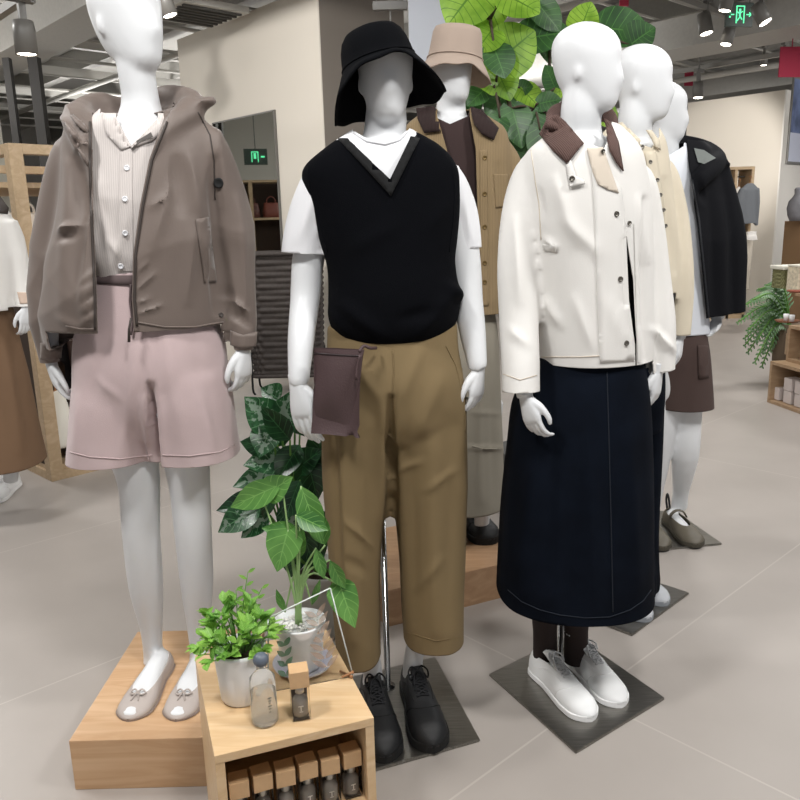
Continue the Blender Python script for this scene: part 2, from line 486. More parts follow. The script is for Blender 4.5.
def laces(fr, t, hs, s_a, s_b, n=5, r=.0022, half=.017, bow=True, kind='sneaker', big=1.0, lift=.004):
    _, Hh = foot_prof(kind); bm = bmesh.new()
    z = lambda s, y: t + smooth_tab(Hh, s)*hs*(1-(abs(y)/.045)**2)**.5 + lift
    ss = [s_a+(s_b-s_a)*i/(n-1) for i in range(n)]
    for i, s in enumerate(ss):
        hw = half*(1.0-.25*i/(n-1))
        pts = [fr(s, y, z(s, y)) for y in np.linspace(-hw, hw, 7)]; add_tube(bm, pts, r, 8, ref=Vector((0, 0, 1)))
        if i < n-1:
            for sd in (-1, 1):
                pts = [fr(s+(ss[i+1]-s)*q, sd*hw*(1-2*q), z(s+(ss[i+1]-s)*q, hw*(1-2*q))+.001) for q in np.linspace(0, 1, 7)]
                add_tube(bm, pts, r, 8, ref=Vector((0, 0, 1)))
    if bow:
        s = s_a+.01
        for sd in (-1, 1):
            pts = [fr(s, 0, z(s, 0)+.004), fr(s-.03, sd*.018*big, z(s, 0)+.016*big), fr(s+.03, sd*.036*big, z(s, 0)+.012*big), fr(s+.07, sd*.034*big, z(s, 0)-.006), fr(s+.05, sd*.016, z(s, 0)+.002), fr(s, 0, z(s, 0)+.004)]
            add_tube(bm, pts, r, 8, sub=4, ref=Vector((0, 0, 1)))
            pts = [fr(s, 0, z(s, 0)+.004), fr(s+.06, sd*.012, z(s+.06, 0)+.008), fr(s+.13, sd*.022*big, z(s+.13, .02)+.003), fr(s+.2, sd*.02*big, z(s+.2, .02)+.003)]
            add_tube(bm, pts, r, 8, sub=4, ref=Vector((0, 0, 1)))
    return tomesh(bm)
def tongue(fr, t, hs, sa, sb, half=.019, rise=.02, kind='sneaker'):
    _, Hh = foot_prof(kind); bm = bmesh.new(); g = []
    for i in range(9):
        q = i/8; s = sa+(sb-sa)*q
        zc = t+smooth_tab(Hh, s)*hs - .003 + rise*(1-q)**2
        g.append([bm.verts.new(fr(s, y, zc-(y/half)**2*.006)) for y in np.linspace(-half, half, 7)])
    for a, b in zip(g, g[1:]):
        for i in range(6): bm.faces.new((a[i], b[i], b[i+1], a[i+1]))
    return tomesh(bm)
def armpts(pts, rad, k=.6):
    return pts, [r*k for r in rad]
def sneaker(parent, heel, toe, mu, ms, ml, name='sneaker', label=None, t=.020, kind='sneaker', k=.62, wid=1.04, hs=.95, big=1.0, half=.017, s1=.56, cap=None, label2=None):
    fr = shoe_frame(heel, toe)
    up = link(name, shoe_upper(fr, kind, t*.7, .07, s1, k, wid, hs), mu, parent, label, solid=.003)
    link('sole', shoe_sole(fr, t, wid*1.02), ms, up)
    link('tongue', tongue(fr, t*.7, hs, .27, .62, kind=kind), mu, up, solid=.003)
    link('laces', laces(fr, t*.7, hs, .36, .60, kind=kind, big=big, half=half, r=.0025), ml, up)
    _, Hh = foot_prof(kind); W_, _ = foot_prof('flat'); bm = bmesh.new()
    for s_c, bend in ((.70, -.07), (.30, .0)):
        if bend:
            pts = []
            for a in np.linspace(.12, PI-.12, 17):
                s = s_c+bend*(abs(math.cos(a))**2)*1.6+.02; w = smooth_tab(W_, s, .03)*wid; h = smooth_tab(Hh, s)*hs
                pts.append(fr(s, w*math.copysign(abs(math.cos(a))**.85, math.cos(a))*1.008, t*.7+h*math.sin(a)**.75+.0006))
            add_tube(bm, pts, .0013, 6, ref=Vector((0, 0, 1)))
        else:
            for sd in (-1, 1):
                pts = []
                for q in np.linspace(0, 1, 12):
                    s = .20+.42*q; a = .30+.75*q; w = smooth_tab(W_, s, .03)*wid; h = smooth_tab(Hh, s)*hs
                    pts.append(fr(s, sd*w*math.cos(a)**.85*1.006, t*.7+h*math.sin(a)**.75+.0006))
                add_tube(bm, pts, .0013, 6, ref=Vector((0, 0, 1)))
    link('seam_piping', tomesh(bm), ms, up)
    return fr
def garment(bm, voxel=.007, smooth=8): return fuse(bm, voxel, smooth)
# ================================================================== clothing materials
M_TAUPE = mat('taupe_nylon', '#6b5f58', rough=.55, noise=.06, nscale=6, bump=.15, bscale=400, sheen=.2)
M_TAUPE_D = mat('dark_taupe_trim', '#3b3430', rough=.6)
M_TAUPE_L = mat('taupe_lining', '#a0938b', rough=.7)
M_SHIRT = wave_mat('pale_striped_shirt', '#cbc4c0', 60, 'X', .10, .15)
M_SHORT = mat('dusty_pink_jersey', '#bba7a7', rough=.95, noise=.04, nscale=12, bump=.25, bscale=500, sheen=.3)
M_WAIST = mat('shaded_mauve_waistband', '#5b4e4e', rough=.9)  # darker mauve band, with the shade on it put into the colour
M_BLACKKNIT = mat('black_knit', '#08090d', rough=.97, bump=.4, bscale=500, spec=.1)
M_BLACKRIB = wave_mat('black_rib', '#050608', 90, 'X', .3, .25)
M_TEE = mat('white_cotton', '#e4e5e8', rough=.9, bump=.1, bscale=300)
M_KHAKI = mat('khaki_twill', '#7a6849', rough=.85, noise=.05, nscale=5, bump=.2, bscale=500)
M_BLACKSHOE = mat('black_leather', '#17181a', rough=.55, bump=.2, bscale=300)
M_BLACKSOLE = mat('black_rubber', '#0e0f10', rough=.7)
M_POUCH = mat('plum_brown_leather', '#4b3a3b', rough=.55, bump=.3, bscale=250)
M_BHAT = mat('black_cotton_hat', '#090a0d', rough=.97, bump=.3, bscale=400, spec=.1)
M_JWHITE = mat('offwhite_canvas', '#dfddd9', rough=.85, noise=.02, nscale=4, bump=.15, bscale=400)
M_CORDUROY = wave_mat('brown_corduroy', '#5f4842', 75, 'X', .35, .6, rot=.5)
M_BEIGE = mat('beige_canvas', '#cfc4b5', rough=.85, bump=.15, bscale=400)
M_SNAP = mat('antique_snap', '#77736c', rough=.35, metal=.9)
M_DENIM = mat('navy_denim', '#0a0f18', rough=.95, noise=.3, nscale=9, bump=.3, bscale=600, spec=.1)
M_DENIM_L = mat('faded_denim_seam', '#121924', rough=.9)
M_SOCK = mat('dark_brown_sock', '#2b211f', rough=.9)
M_WSHOE = mat('white_canvas_shoe', '#eceded', rough=.7, bump=.1, bscale=500)
M_WSOLE = mat('white_rubber', '#f2f2f2', rough=.5)
M_GSHOE = mat('grey_beige_flats', '#b3a9a3', rough=.6, bump=.1)
M_CHROME = mat('chrome', '#b9bbbd', rough=.18, metal=1)
M_STEEL = None
def steel_plate():
    m, nt, b = newmat('brushed_steel')
    tc = nt.nodes.new('ShaderNodeTexCoord'); mp = nt.nodes.new('ShaderNodeMapping'); mp.inputs['Scale'].default_value = (3, 160, 3)
    nt.links.new(tc.outputs['Object'], mp.inputs['Vector'])
    n = nt.nodes.new('ShaderNodeTexNoise'); n.inputs['Scale'].default_value = 4; n.inputs['Detail'].default_value = 4
    nt.links.new(mp.outputs[0], n.inputs['Vector'])
    nt.links.new(ramp(nt, n.outputs['Fac'], [(.3, srgb('#817f7a')), (.7, srgb('#a3a09a'))]), b.inputs['Base Color'])
    b.inputs['Metallic'].default_value = .95; b.inputs['Roughness'].default_value = .33
    return m
M_STEEL = steel_plate()
def plate(parent, a, b, c, name='base_plate', rod=None, rodtop=.8):
    """square steel foot plate from three floor corners a-b-c (b between)"""
    a, b, c = Vector(a), Vector(b), Vector(c); d = a+c-b; bm = bmesh.new()
    lo = [bm.verts.new(v+Vector((0, 0, .0))) for v in (b, c, d, a)]; hi = [bm.verts.new(v+Vector((0, 0, .009))) for v in (b, c, d, a)]
    bm.faces.new(lo[::-1]); bm.faces.new(hi)
    for i in range(4): bm.faces.new((lo[i], lo[(i+1) % 4], hi[(i+1) % 4], hi[i]))
    bmesh.ops.bevel(bm, geom=list(bm.edges), offset=.002, segments=2, affect='EDGES')
    bmesh.ops.recalc_face_normals(bm, faces=bm.faces)
    p = link(name, tomesh(bm, smooth=False), M_STEEL, parent)
    if rod:
        r = Vector(rod); bm = bmesh.new()
        add_rings(bm, [ell(r+Vector((0, 0, z)), Vector((q, 0, 0)), Vector((0, q, 0)), 20) for q, z in ((.022, .008), (.022, .016), (.009, .02), (.009, rodtop))])
        link('support_rod', tomesh(bm), M_CHROME, parent)
    return p

# ================================================================== M1: taupe jacket and pink shorts, on the plinth
PZ = .139
Y1 = 1.93
m1 = thing('mannequin', 'white mannequin in a taupe hooded jacket and pale pink shorts on the low plinth', 'mannequin', (-.64, Y1, PZ))
h1, t1 = fl(167, 662, PZ), fl(128, 722, PZ)
h2, t2 = fl(206, 662, PZ), fl(176, 722, PZ)
bm = bmesh.new()
head_shape(bm, at(133, 72, Y1+.01), math.radians(-35), .235, scale=1.12)
add_tube(bm, [at(130, 35, Y1), at(136, 70, Y1), at(141, 105, Y1+.01), at(141, 140, Y1+.01)], [.04, .042, .045, .075], 28, sub=3)
body_loft(bm, [(120, 118, 160, .045, 0), (134, 95, 185, .06, 0), (150, 78, 198, .075), (200, 84, 190, .085), (262, 96, 178, .07), (330, 84, 196, .09), (395, 82, 205, .09), (420, 92, 200, .07)], Y1)
add_tube(bm, [at(95, 155, Y1), at(62, 200, Y1+.02), at(53, 262, Y1+.02), at(51, 320, Y1), at(51, 360, Y1-.01)], [.03, .022, .018, .018, .021], 18, sub=4)
add_tube(bm, [at(190, 155, Y1), at(222, 190, Y1+.01), at(233, 240, Y1+.02), at(241, 290, Y1+.01), at(243, 348, Y1-.01)], [.03, .022, .018, .018, .021], 18, sub=4)
add_tube(bm, [at(112, 400, Y1-.01), at(137, 470, Y1-.01), at(141, 530, Y1), at(146, 585, Y1+.035), at(151, 625, Y1+.07), at(153, 652, Y1+.09), at(154, 664, Y1+.085)], [.085, .056, .049, .046, .032, .027, .031], 26, sub=4)
add_tube(bm, [at(176, 400, Y1-.01), at(188, 470, Y1), at(193, 530, Y1+.01), at(197, 585, Y1+.04), at(198, 625, Y1+.07), at(199, 652, Y1+.09), at(199, 664, Y1+.085)], [.085, .056, .049, .044, .031, .026, .030], 26, sub=4)
for h, t in ((h1, t1), (h2, t2)): foot_solid(bm, shoe_frame(h, t), .004, .88, .95)
link('body', fuse(bm, .006, 8), M_BODY, m1)
link('hand', hand_mesh(at(51, 362, Y1-.01), (.16, -.02, -1), (.5, -1, 0), .72, 2.0, mir=True), M_BODY, m1)
link('hand', hand_mesh(at(243, 349, Y1-.01), (-.02, -.05, -1), (-.6, -1, 0), .76, 2.2), M_BODY, m1)
# shirt
bm = bmesh.new()
body_loft(bm, [(108, 102, 168, .062, .01), (122, 84, 190, .08), (140, 76, 202, .09), (200, 78, 198, .112), (250, 84, 190, .108), (270, 92, 184, .098), (282, 96, 182, .09)], Y1)
me = garment(bm, .007, 8)
folds(me, [(98, 210, 118, 262, 5, .006), (104, 190, 100, 250, 4, -.005), (128, 215, 112, 268, 4, .005), (122, 150, 122, 268, 2.5, .002), (96, 175, 104, 205, 5, .004), (108, 240, 128, 262, 4, .006)], Y1)
wrinkle(me, .003, 30, 3)
cut(me, [(116, 90), (116, 118), (131, 146), (158, 118), (158, 90)], -9, Y1+.02)
cut(me, [(100, 60), (100, 113), (178, 113), (178, 60)])
sh = link('shirt', me, M_SHIRT, m1, 'pale grey collared button shirt', solid=.002); T = bvh(me)
link('placket', patch(T, [(121, 140), (132, 150), (133, 271), (117, 271)], .002, 5), M_SHIRT, sh)
link('collar', patch(T, [(101, 112), (116, 116), (131, 146), (121, 150), (106, 134)], .006, 4), M_SHIRT, sh, solid=.002)
link('collar', patch(T, [(158, 118), (166, 128), (153, 140), (136, 146), (131, 145)], .006, 4), M_SHIRT, sh, solid=.002)
M_COLIN = mat('grey_inner_collar', '#5d5a57', rough=.9)
link('collar_facing', patch(T, [(133, 143), (151, 132), (153, 137), (140, 141), (131, 149)], .010, 4), M_COLIN, sh, 'dark grey collar facing')
for bx, by in ((125, 199), (125, 233), (121, 266), (127, 168)):
    link('button', button(T, bx, by, .0065, .006), M_TEE, sh)
# shorts
bm = bmesh.new()
body_loft(bm, [(268, 94, 184, .10), (285, 90, 190, .108), (330, 74, 218, .13), (370, 72, 226, .14), (405, 72, 230, .125), (432, 74, 230, .09)], Y1)
body_loft(bm, [(370, 74, 166, .125), (400, 72, 165, .132), (435, 70, 159, .13), (474, 68, 157, .135)], Y1)
body_loft(bm, [(370, 138, 226, .125), (400, 142, 231, .132), (435, 152, 236, .13), (474, 157, 243, .135)], Y1)
me = garment(bm, .008, 10)
folds(me, [(146, 300, 152, 400, 4, .004), (150, 385, 156, 475, 2.6, -.05), (143, 400, 150, 470, 4, .010), (160, 400, 163, 470, 4, .008), (140, 330, 120, 460, 7, .007), (112, 330, 88, 400, 6, -.005), (165, 330, 185, 455, 8, .006), (190, 340, 222, 450, 8, -.005), (95, 380, 120, 400, 4, .004), (130, 285, 138, 340, 3, -.005), (200, 390, 215, 455, 6, .006), (76, 400, 74, 460, 6, .006)], Y1)
wrinkle(me, .0035, 12, 4, (1, 1, .3))
z = at(110, 455, Y1).z
cutplane(me, (0, 0, z), (0, 0, -1))
so = link('shorts', me, M_SHORT, m1, 'pale pink wide-leg shorts', solid=.003); T = bvh(me)
link('waistband', patch(T, [(90, 268), (90, 283), (140, 286), (188, 284), (188, 268)], .004, 5), M_WAIST, so, 'mauve elastic waistband', solid=.003)
link('hem_stitch', seam(T, [(70, 452), (90, 457), (120, 459), (152, 455)], .0014), M_SHORT, so)
link('hem_stitch', seam(T, [(162, 455), (190, 456), (220, 452), (239, 443)], .0014), M_SHORT, so)
link('drawstring', seam(T, [(131, 284), (130, 300), (133, 322), (131, 335)], .003, .008), M_WAIST, so, 'dark mauve drawstring')
# jacket
FS = 1.35
bm = bmesh.new()
body_loft(bm, [(110, 84, 182, .07, .02), (124, 66, 210, .10, .01), (146, 62, 219, .125), (200, 58, 223, .145), (262, 52, 227, .155), (315, 48, 230, .16), (345, 48, 230, .15)], Y1, n=60)
add_tube(bm, [at(100, 150, Y1+.01), at(80, 158, Y1+.01), at(63, 200, Y1+.02), at(53, 262, Y1+.02), at(51, 320, Y1), at(51, 352, Y1-.01), at(51, 366, Y1-.01)], [.05, .064, .064, .055, .046, .036, .03], 26, sub=4)
add_tube(bm, [at(182, 145, Y1), at(204, 150, Y1), at(222, 190, Y1+.01), at(233, 240, Y1+.02), at(240, 290, Y1+.01), at(243, 325, Y1), at(243, 342, Y1-.01), at(243, 356, Y1-.01)], [.05, .064, .062, .056, .052, .046, .036, .032], 26, sub=4)
# hood lying on the shoulders
add_tube(bm, [at(94, 175, Y1-.115), at(80, 140, Y1-.10), at(77, 118, Y1-.04), at(96, 109, Y1+.05), at(130, 108, Y1+.09), at(166, 97, Y1+.06), at(190, 104, Y1+.0), at(182, 116, Y1-.06), at(160, 138, Y1-.10), at(147, 168, Y1-.115)],
         [.018, .034, .040, .038, .034, .036, .040, .038, .030, .016], 24, sub=4, flat=.8)
ball(bm, at(204, 103, Y1-.02), (.035, .04, .016), 16, Matrix.Rotation(-.15, 3, 'Y'))
me = garment(bm, .0065, 6)
folds(me, [(60, 230, 75, 225, 4, .008), (58, 238, 74, 232, 5, -.007), (72, 160, 80, 215, 6, -.012), (64, 165, 66, 330, 8, .006), (88, 200, 84, 320, 6, .007), (92, 285, 84, 300, 2.5, .006), (94, 300, 84, 312, 2.5, .006), (95, 315, 82, 324, 2.5, .007), (94, 270, 86, 282, 2.5, .005), (82, 330, 60, 318, 4, .005),
           (137, 272, 148, 262, 2.6, .0035), (136, 290, 155, 274, 3.4, .004), (136, 303, 149, 299, 2.5, .0035), (137, 314, 162, 306, 3, .004), (170, 190, 150, 250, 9, .008), (190, 150, 200, 215, 8, .008), (178, 160, 182, 210, 6, -.007), (150, 205, 165, 195, 5, .006),
           (215, 160, 222, 310, 5, -.014), (228, 300, 250, 312, 4, .008), (230, 314, 252, 326, 3, -.005), (226, 290, 234, 318, 4, -.005), (240, 200, 248, 300, 6, .007), (205, 240, 214, 275, 4, .005), (66, 105, 90, 130, 3, .006), (60, 118, 84, 145, 3, .008), (70, 108, 92, 124, 2.5, -.007), (75, 125, 88, 160, 3, -.008), (150, 112, 176, 104, 3, .004), (48, 340, 60, 345, 3, .005), (195, 225, 190, 300, 7, .006)], Y1)
wrinkle(me, .0075, 15, 1, (1, 1, .6))
cut(me, [(95, 60), (92, 118), (92, 170), (94, 230), (97, 300), (98, 372), (136, 372), (132, 300), (133, 255), (140, 205), (149, 160), (164, 118), (158, 60)], -9, Y1-.02)
z = at(80, 326, Y1).z
cutplane(me, (-.67, Y1, z), (0, 0, -1), .34, (-.62, Y1, z-.3)) if False else None
def cutbox(me, test):
    bm = bmesh.new(); bm.from_mesh(me)
    d = [f for f in bm.faces if test(f.calc_center_median())]
    bmesh.ops.delete(bm, geom=d, context='FACES'); bm.to_mesh(me); bm.free()
    for p in me.polygons: p.use_smooth = True
    me.update()
# hem: horizontal cut through the body only
def hemcut(me, z, x0, x1, Y):
    bm = bmesh.new(); bm.from_mesh(me)
    fs = [f for f in bm.faces if x0 < f.calc_center_median().x < x1]
    es = list({e for f in fs for e in f.edges}); vs = list({v for f in fs for v in f.verts})
    bmesh.ops.bisect_plane(bm, geom=fs+es+vs, dist=1e-6, plane_co=(0, 0, z), plane_no=(0, 0, -1))
    d = [f for f in bm.faces if x0 < f.calc_center_median().x < x1 and f.calc_center_median().z < z]
    bmesh.ops.delete(bm, geom=d, context='FACES'); bm.to_mesh(me); bm.free()
    for p in me.polygons: p.use_smooth = True
    me.update()
hemcut(me, z, at(64, 330, Y1).x, at(226, 330, Y1).x, Y1)
cutplane(me, at(51, 361, Y1), (0, 0, -1), .12); cutplane(me, at(243, 349, Y1-.01), (-.05, 0, -1), .12)
jk = link('jacket', me, [M_TAUPE], m1, 'taupe hooded jacket hanging open', solid=.003); T = bvh(me)
link('front_facing', seam(T, [(90, 122), (90, 170), (92, 230), (95, 300), (95, 330)], .0032, .002), M_TAUPE_D, jk, 'dark zip edge')
link('front_facing', seam(T, [(167, 122), (152, 160), (143, 205), (135.5, 255), (134.5, 300), (137, 326)], .0032, .002), M_TAUPE_D, jk, 'dark zip edge')
link('hem_cord', seam(T, [(136, 322), (165, 327), (195, 327), (223, 322)], .002, .001), M_TAUPE, jk)
link('hem_cord', seam(T, [(66, 326), (80, 329), (96, 329)], .002, .001), M_TAUPE, jk)
link('cuff', patch(T, [(230, 331), (230, 345), (243, 350), (256, 346), (257, 332), (243, 335)], .004, 4), M_TAUPE, jk, solid=.003)
link('cuff', patch(T, [(40, 343), (40, 358), (50, 361), (61, 358), (62, 343), (50, 345)], .004, 4), M_TAUPE, jk, solid=.003)
link('pocket_flap', patch(T, [(196, 219), (209, 217), (217, 282), (205, 283)], .004, 4, bulge=.003), M_TAUPE, jk, solid=.002)
link('sleeve_seam', seam(T, [(198, 112), (210, 135), (214, 160), (215, 200)], .0016, .0005), M_TAUPE_D, jk)
link('toggle', button(T, 219, 183, .012, .006), M_BLACKSOLE, jk, 'black snap tab under the arm')
link('snap', button(T, 221, 315, .006, .004), M_TAUPE_D, jk)
zp = [at(131, 318, Y1-.17), at(129, 330, Y1-.17), at(129, 342, Y1-.17)]
bm = bmesh.new(); add_tube(bm, zp, [.0025, .003, .0035], 8); link('zip_pull', tomesh(bm), M_TAUPE_D, jk)
FS = 1.3
# ballet flats
for h, t, nm in ((h1, t1, 0), (h2, t2, 1)):
    fr = shoe_frame(h, t)
    f = link('ballet_flat', shoe_upper(fr, 'flat', .005, .05, .74, .86, 1.02, .86), M_GSHOE, m1, 'pale grey ballet flat with a small bow', solid=.002)
    link('sole', shoe_sole(fr, .006, 1.03), mat('tan_sole', '#8d8078', rough=.7), f)
    bm = bmesh.new(); s = .735; zc = .005+.030
    for sd in (-1, 1):
        add_tube(bm, [fr(s, 0, zc+.003), fr(s-.02, sd*.010, zc+.007), fr(s+.0, sd*.020, zc+.001), fr(s+.03, sd*.012, zc), fr(s, 0, zc+.003)], .0022, 8, sub=4, ref=Vector((0, 0, 1)))
        add_tube(bm, [fr(s, 0, zc+.002), fr(s+.05, sd*.006, zc-.001), fr(s+.09, sd*.010, zc-.007)], .0016, 8, sub=3, ref=Vector((0, 0, 1)))
    ball(bm, fr(s, 0, zc+.003), .004, 10)
    link('bow', tomesh(bm), M_GSHOE, f)

# ================================================================== M2: black bucket hat, black vest, khaki trousers
Y2 = 1.95
m2 = thing('mannequin', 'white mannequin in a black bucket hat, black knit vest and khaki trousers', 'mannequin', (.03, Y2, 0))
z0 = .009
hR, tR = fl(410, 683, z0), fl(434, 754, z0); hL, tL = fl(371, 690, z0), fl(386, 764, z0)
bm = bmesh.new()
head_shape(bm, at(387, 122, Y2), math.radians(-84), .235, scale=1.0)
add_tube(bm, [at(386, 95, Y2+.02), at(386, 120, Y2+.01), at(384, 140, Y2+.01), at(382, 165, Y2+.01)], [.045, .050, .054, .085], 28, sub=3)
body_loft(bm, [(140, 350, 412, .05), (158, 325, 442, .07), (200, 322, 444, .08), (270, 335, 440, .075), (335, 338, 442, .09), (385, 340, 446, .08), (398, 350, 436, .06)], Y2)
add_tube(bm, [at(328, 172, Y2), at(316, 215, Y2+.01), at(308, 262, Y2+.01), at(305, 300, Y2-.005), at(301, 340, Y2-.07), at(299, 376, Y2-.11), at(299, 383, Y2-.11)], [.046, .043, .040, .037, .033, .0265, .0255], 24, sub=4)
add_tube(bm, [at(440, 172, Y2), at(456, 215, Y2+.02), at(464, 262, Y2+.02), at(468, 300, Y2+.01), at(473, 335, Y2-.01), at(477, 362, Y2-.03), at(478, 368, Y2-.03)], [.048, .045, .042, .038, .033, .026, .025], 24, sub=4)
add_tube(bm, [at(356, 400, Y2), at(355, 520, Y2), at(363, 620, Y2+.02), at(372, 668, Y2+.03), at(373, 684, Y2+.03)], [.07, .045, .036, .028, .032], 24, sub=4)
add_tube(bm, [at(428, 400, Y2), at(430, 520, Y2+.03), at(424, 610, Y2+.05), at(414, 655, Y2+.07), at(413, 676, Y2+.07)], [.07, .045, .036, .028, .032], 24, sub=4)
for h, t in ((hR, tR), (hL, tL)): foot_solid(bm, shoe_frame(h, t), .02, .85, .85)
link('body', fuse(bm, .006, 8), M_BODY, m2)
link('hand', hand_mesh(at(298, 384, Y2-.115), (.10, -.12, -1), (.95, -.5, 0), .88, 1.0, mir=True), M_BODY, m2)
link('hand', hand_mesh(at(478, 369, Y2-.03), (-.05, -.05, -1), (-.8, -1, 0), .76, 1.9), M_BODY, m2)
# trousers
bm = bmesh.new()
body_loft(bm, [(322, 326, 457, .105), (350, 325, 458, .118), (380, 323, 463, .128), (412, 322, 466, .118), (436, 322, 466, .09)], Y2)
body_loft(bm, [(385, 322, 404, .115), (420, 320, 400, .125), (470, 320, 392, .115), (520, 324, 387, .11), (560, 327, 384, .11), (600, 331, 383, .105), (650, 335, 383, .10), (672, 336, 383, .10)], Y2)
body_loft(bm, [(385, 376, 466, .115), (420, 382, 467, .125), (470, 389, 468, .115), (520, 393, 468, .11), (560, 397, 468, .11), (600, 399, 467, .108), (640, 402, 467, .105), (660, 403, 467, .105)], Y2+.03)
me = garment(bm, .0075, 9)
folds(me, [(392, 350, 394, 400, 2.5, -.003), (391, 398, 391, 475, 2.6, -.028), (383, 410, 383, 520, 5, .006), (400, 410, 401, 520, 5, .006), (352, 360, 380, 400, 6, .006), (420, 350, 398, 405, 7, .006), (440, 380, 410, 450, 8, .006), (340, 430, 350, 640, 9, .010), (372, 440, 374, 640, 8, -.006), (430, 430, 434, 630, 10, .009), (410, 460, 412, 620, 7, -.006), (450, 420, 452, 620, 8, -.005), (345, 520, 375, 548, 4, .006), (345, 560, 370, 575, 5, -.005), (400, 470, 420, 462, 4, .005), (415, 590, 440, 560, 5, .005), (333, 430, 338, 600, 4, -.008), (425, 490, 455, 470, 4, .004)], Y2)
wrinkle(me, .004, 11, 9, (1, 1, .35))
hemcut(me, at(360, 655, Y2).z, at(325, 655, Y2).x, at(390, 655, Y2).x, Y2)
hemcut(me, at(436, 637, Y2+.03).z, at(391, 637, Y2).x, at(480, 637, Y2).x, Y2)
tr = link('trousers', me, M_KHAKI, m2, 'wide khaki twill trousers', solid=.003); T = bvh(me)
link('fly_seam', seam(T, [(393, 350), (394, 372), (392, 398)], .0012), M_KHAKI, tr)
link('side_seam', seam(T, [(461, 360), (464, 400), (465, 432)], .0018), M_KHAKI, tr)
link('pocket_seam', seam(T, [(446, 346), (456, 366), (462, 392)], .0014), M_KHAKI, tr)
link('hem_stitch', seam(T, [(406, 632), (436, 641), (464, 636)], .0010), M_KHAKI, tr)
# white t-shirt
bm = bmesh.new()
body_loft(bm, [(128, 352, 412, .052, .01), (142, 330, 432, .075), (160, 310, 450, .09), (200, 312, 450, .10), (260, 325, 448, .105), (300, 330, 450, .105)], Y2)
add_tube(bm, [at(345, 175, Y2), at(327, 178, Y2), at(313, 210, Y2+.01), at(305, 240, Y2+.01), at(303, 262, Y2+.01)], [.045, .056, .060, .060, .060], 24, sub=4)
add_tube(bm, [at(425, 175, Y2), at(444, 180, Y2), at(457, 212, Y2+.02), at(463, 240, Y2+.02), at(464, 258, Y2+.02)], [.045, .052, .052, .047, .046], 24, sub=4)
me = garment(bm, .007, 6); folds(me, [(318, 185, 298, 240, 6, .006), (326, 200, 322, 250, 5, -.006), (345, 150, 380, 168, 5, .003), (465, 200, 472, 240, 4, .004)], Y2); wrinkle(me, .003, 18, 5)
cut(me, [(340, 80), (353, 131), (366, 138), (385, 141), (400, 137), (409, 129), (420, 80)])
cutplane(me, at(304, 253, Y2+.01), (-.08, 0, -1), .10); cutplane(me, at(464, 249, Y2+.02), (.08, 0, -1), .09)
te = link('t_shirt', me, M_TEE, m2, 'white short-sleeved t-shirt under the vest', solid=.003); T = bvh(me)
link('neck_rib', seam(T, [(354, 133), (367, 141), (385, 144), (399, 140), (407, 132)], .004, .001), M_TEE, te)
# vest
bm = bmesh.new()
body_loft(bm, [(132, 342, 418, .065, .01), (146, 322, 440, .09), (163, 303, 455, .105), (180, 300, 461, .112), (210, 309, 461, .118), (240, 317, 458, .122), (265, 325, 455, .126), (296, 327, 460, .135), (318, 328, 459, .135), (334, 336, 449, .125), (343, 348, 434, .105)], Y2, n=60)
me = garment(bm, .007, 6)
folds(me, [(335, 300, 380, 335, 8, .009), (455, 290, 420, 335, 7, .008), (400, 320, 440, 310, 6, -.006), (330, 310, 345, 335, 5, .006), (448, 285, 462, 300, 5, .010), (352, 250, 395, 225, 9, .004), (430, 230, 450, 200, 8, .004)], Y2)
wrinkle(me, .003, 10, 6)
cut(me, [(330, 80), (344, 132), (348, 140), (390, 179), (411, 138), (412, 130), (430, 80)], -9, 99)
vs = link('vest', me, M_BLACKKNIT, m2, 'black sleeveless v-neck knitted vest', solid=.006); T = bvh(me)
link('neck_rib', patch(T, [(338, 138), (347, 138), (390, 179), (411, 136), (420, 138), (391, 196)], .007, 4), M_BLACKRIB, vs, solid=.005)
link('armhole_rib', seam(T, [(308, 166), (310, 190), (319, 222), (328, 252)], .002, -.001), M_BLACKKNIT, vs)
link('armhole_rib', seam(T, [(452, 163), (455, 190), (453, 222), (449, 252)], .002, -.001), M_BLACKKNIT, vs)
# bucket hat
def bucket(center, prof, front, droop, tilt=(0, 0), n=72):
    """crown lathe then a soft brim whose droop changes round the head"""
    bm = bmesh.new(); rings = []
    R = Matrix.Rotation(tilt[0], 3, 'X') @ Matrix.Rotation(tilt[1], 3, 'Y')
    for k, (r, z, br) in enumerate(prof):
        ring = []
        for i in range(n):
            a = 2*PI*i/n; c, s = math.cos(a), math.sin(a)
            lift = front*max(0, -s)**1.6 - droop*abs(c)**2
            w = .004*math.sin(5*a+1)+.003*math.sin(9*a)
            ring.append(Vector(center) + R @ Vector((r*c*(1+br*.0), r*s*1.08, z + br*(lift + w))))
        rings.append(ring)
    vr = add_rings(bm, rings, cap=False)
    c = Vector(center) + R @ Vector((0, 0, prof[0][1]+.002)); cv = bm.verts.new(c)
    for i in range(n): bm.faces.new((vr[0][i], vr[0][(i+1) % n], cv))
    bmesh.ops.recalc_face_normals(bm, faces=bm.faces)
    return tomesh(bm)
hc = at(379, 66, Y2)
hat = link('bucket_hat', bucket(hc, [(.02, .085, 0), (.045, .082, 0), (.063, .075, 0), (.073, .063, 0), (.080, .045, 0), (.084, .025, 0), (.087, .004, 0), (.094, -.006, .05), (.108, -.024, .35), (.122, -.045, .7), (.132, -.062, .92), (.137, -.072, 1.0)], .054, .028, (-.10, -.24)), M_BHAT, m2, 'black cotton bucket hat', solid=.004)
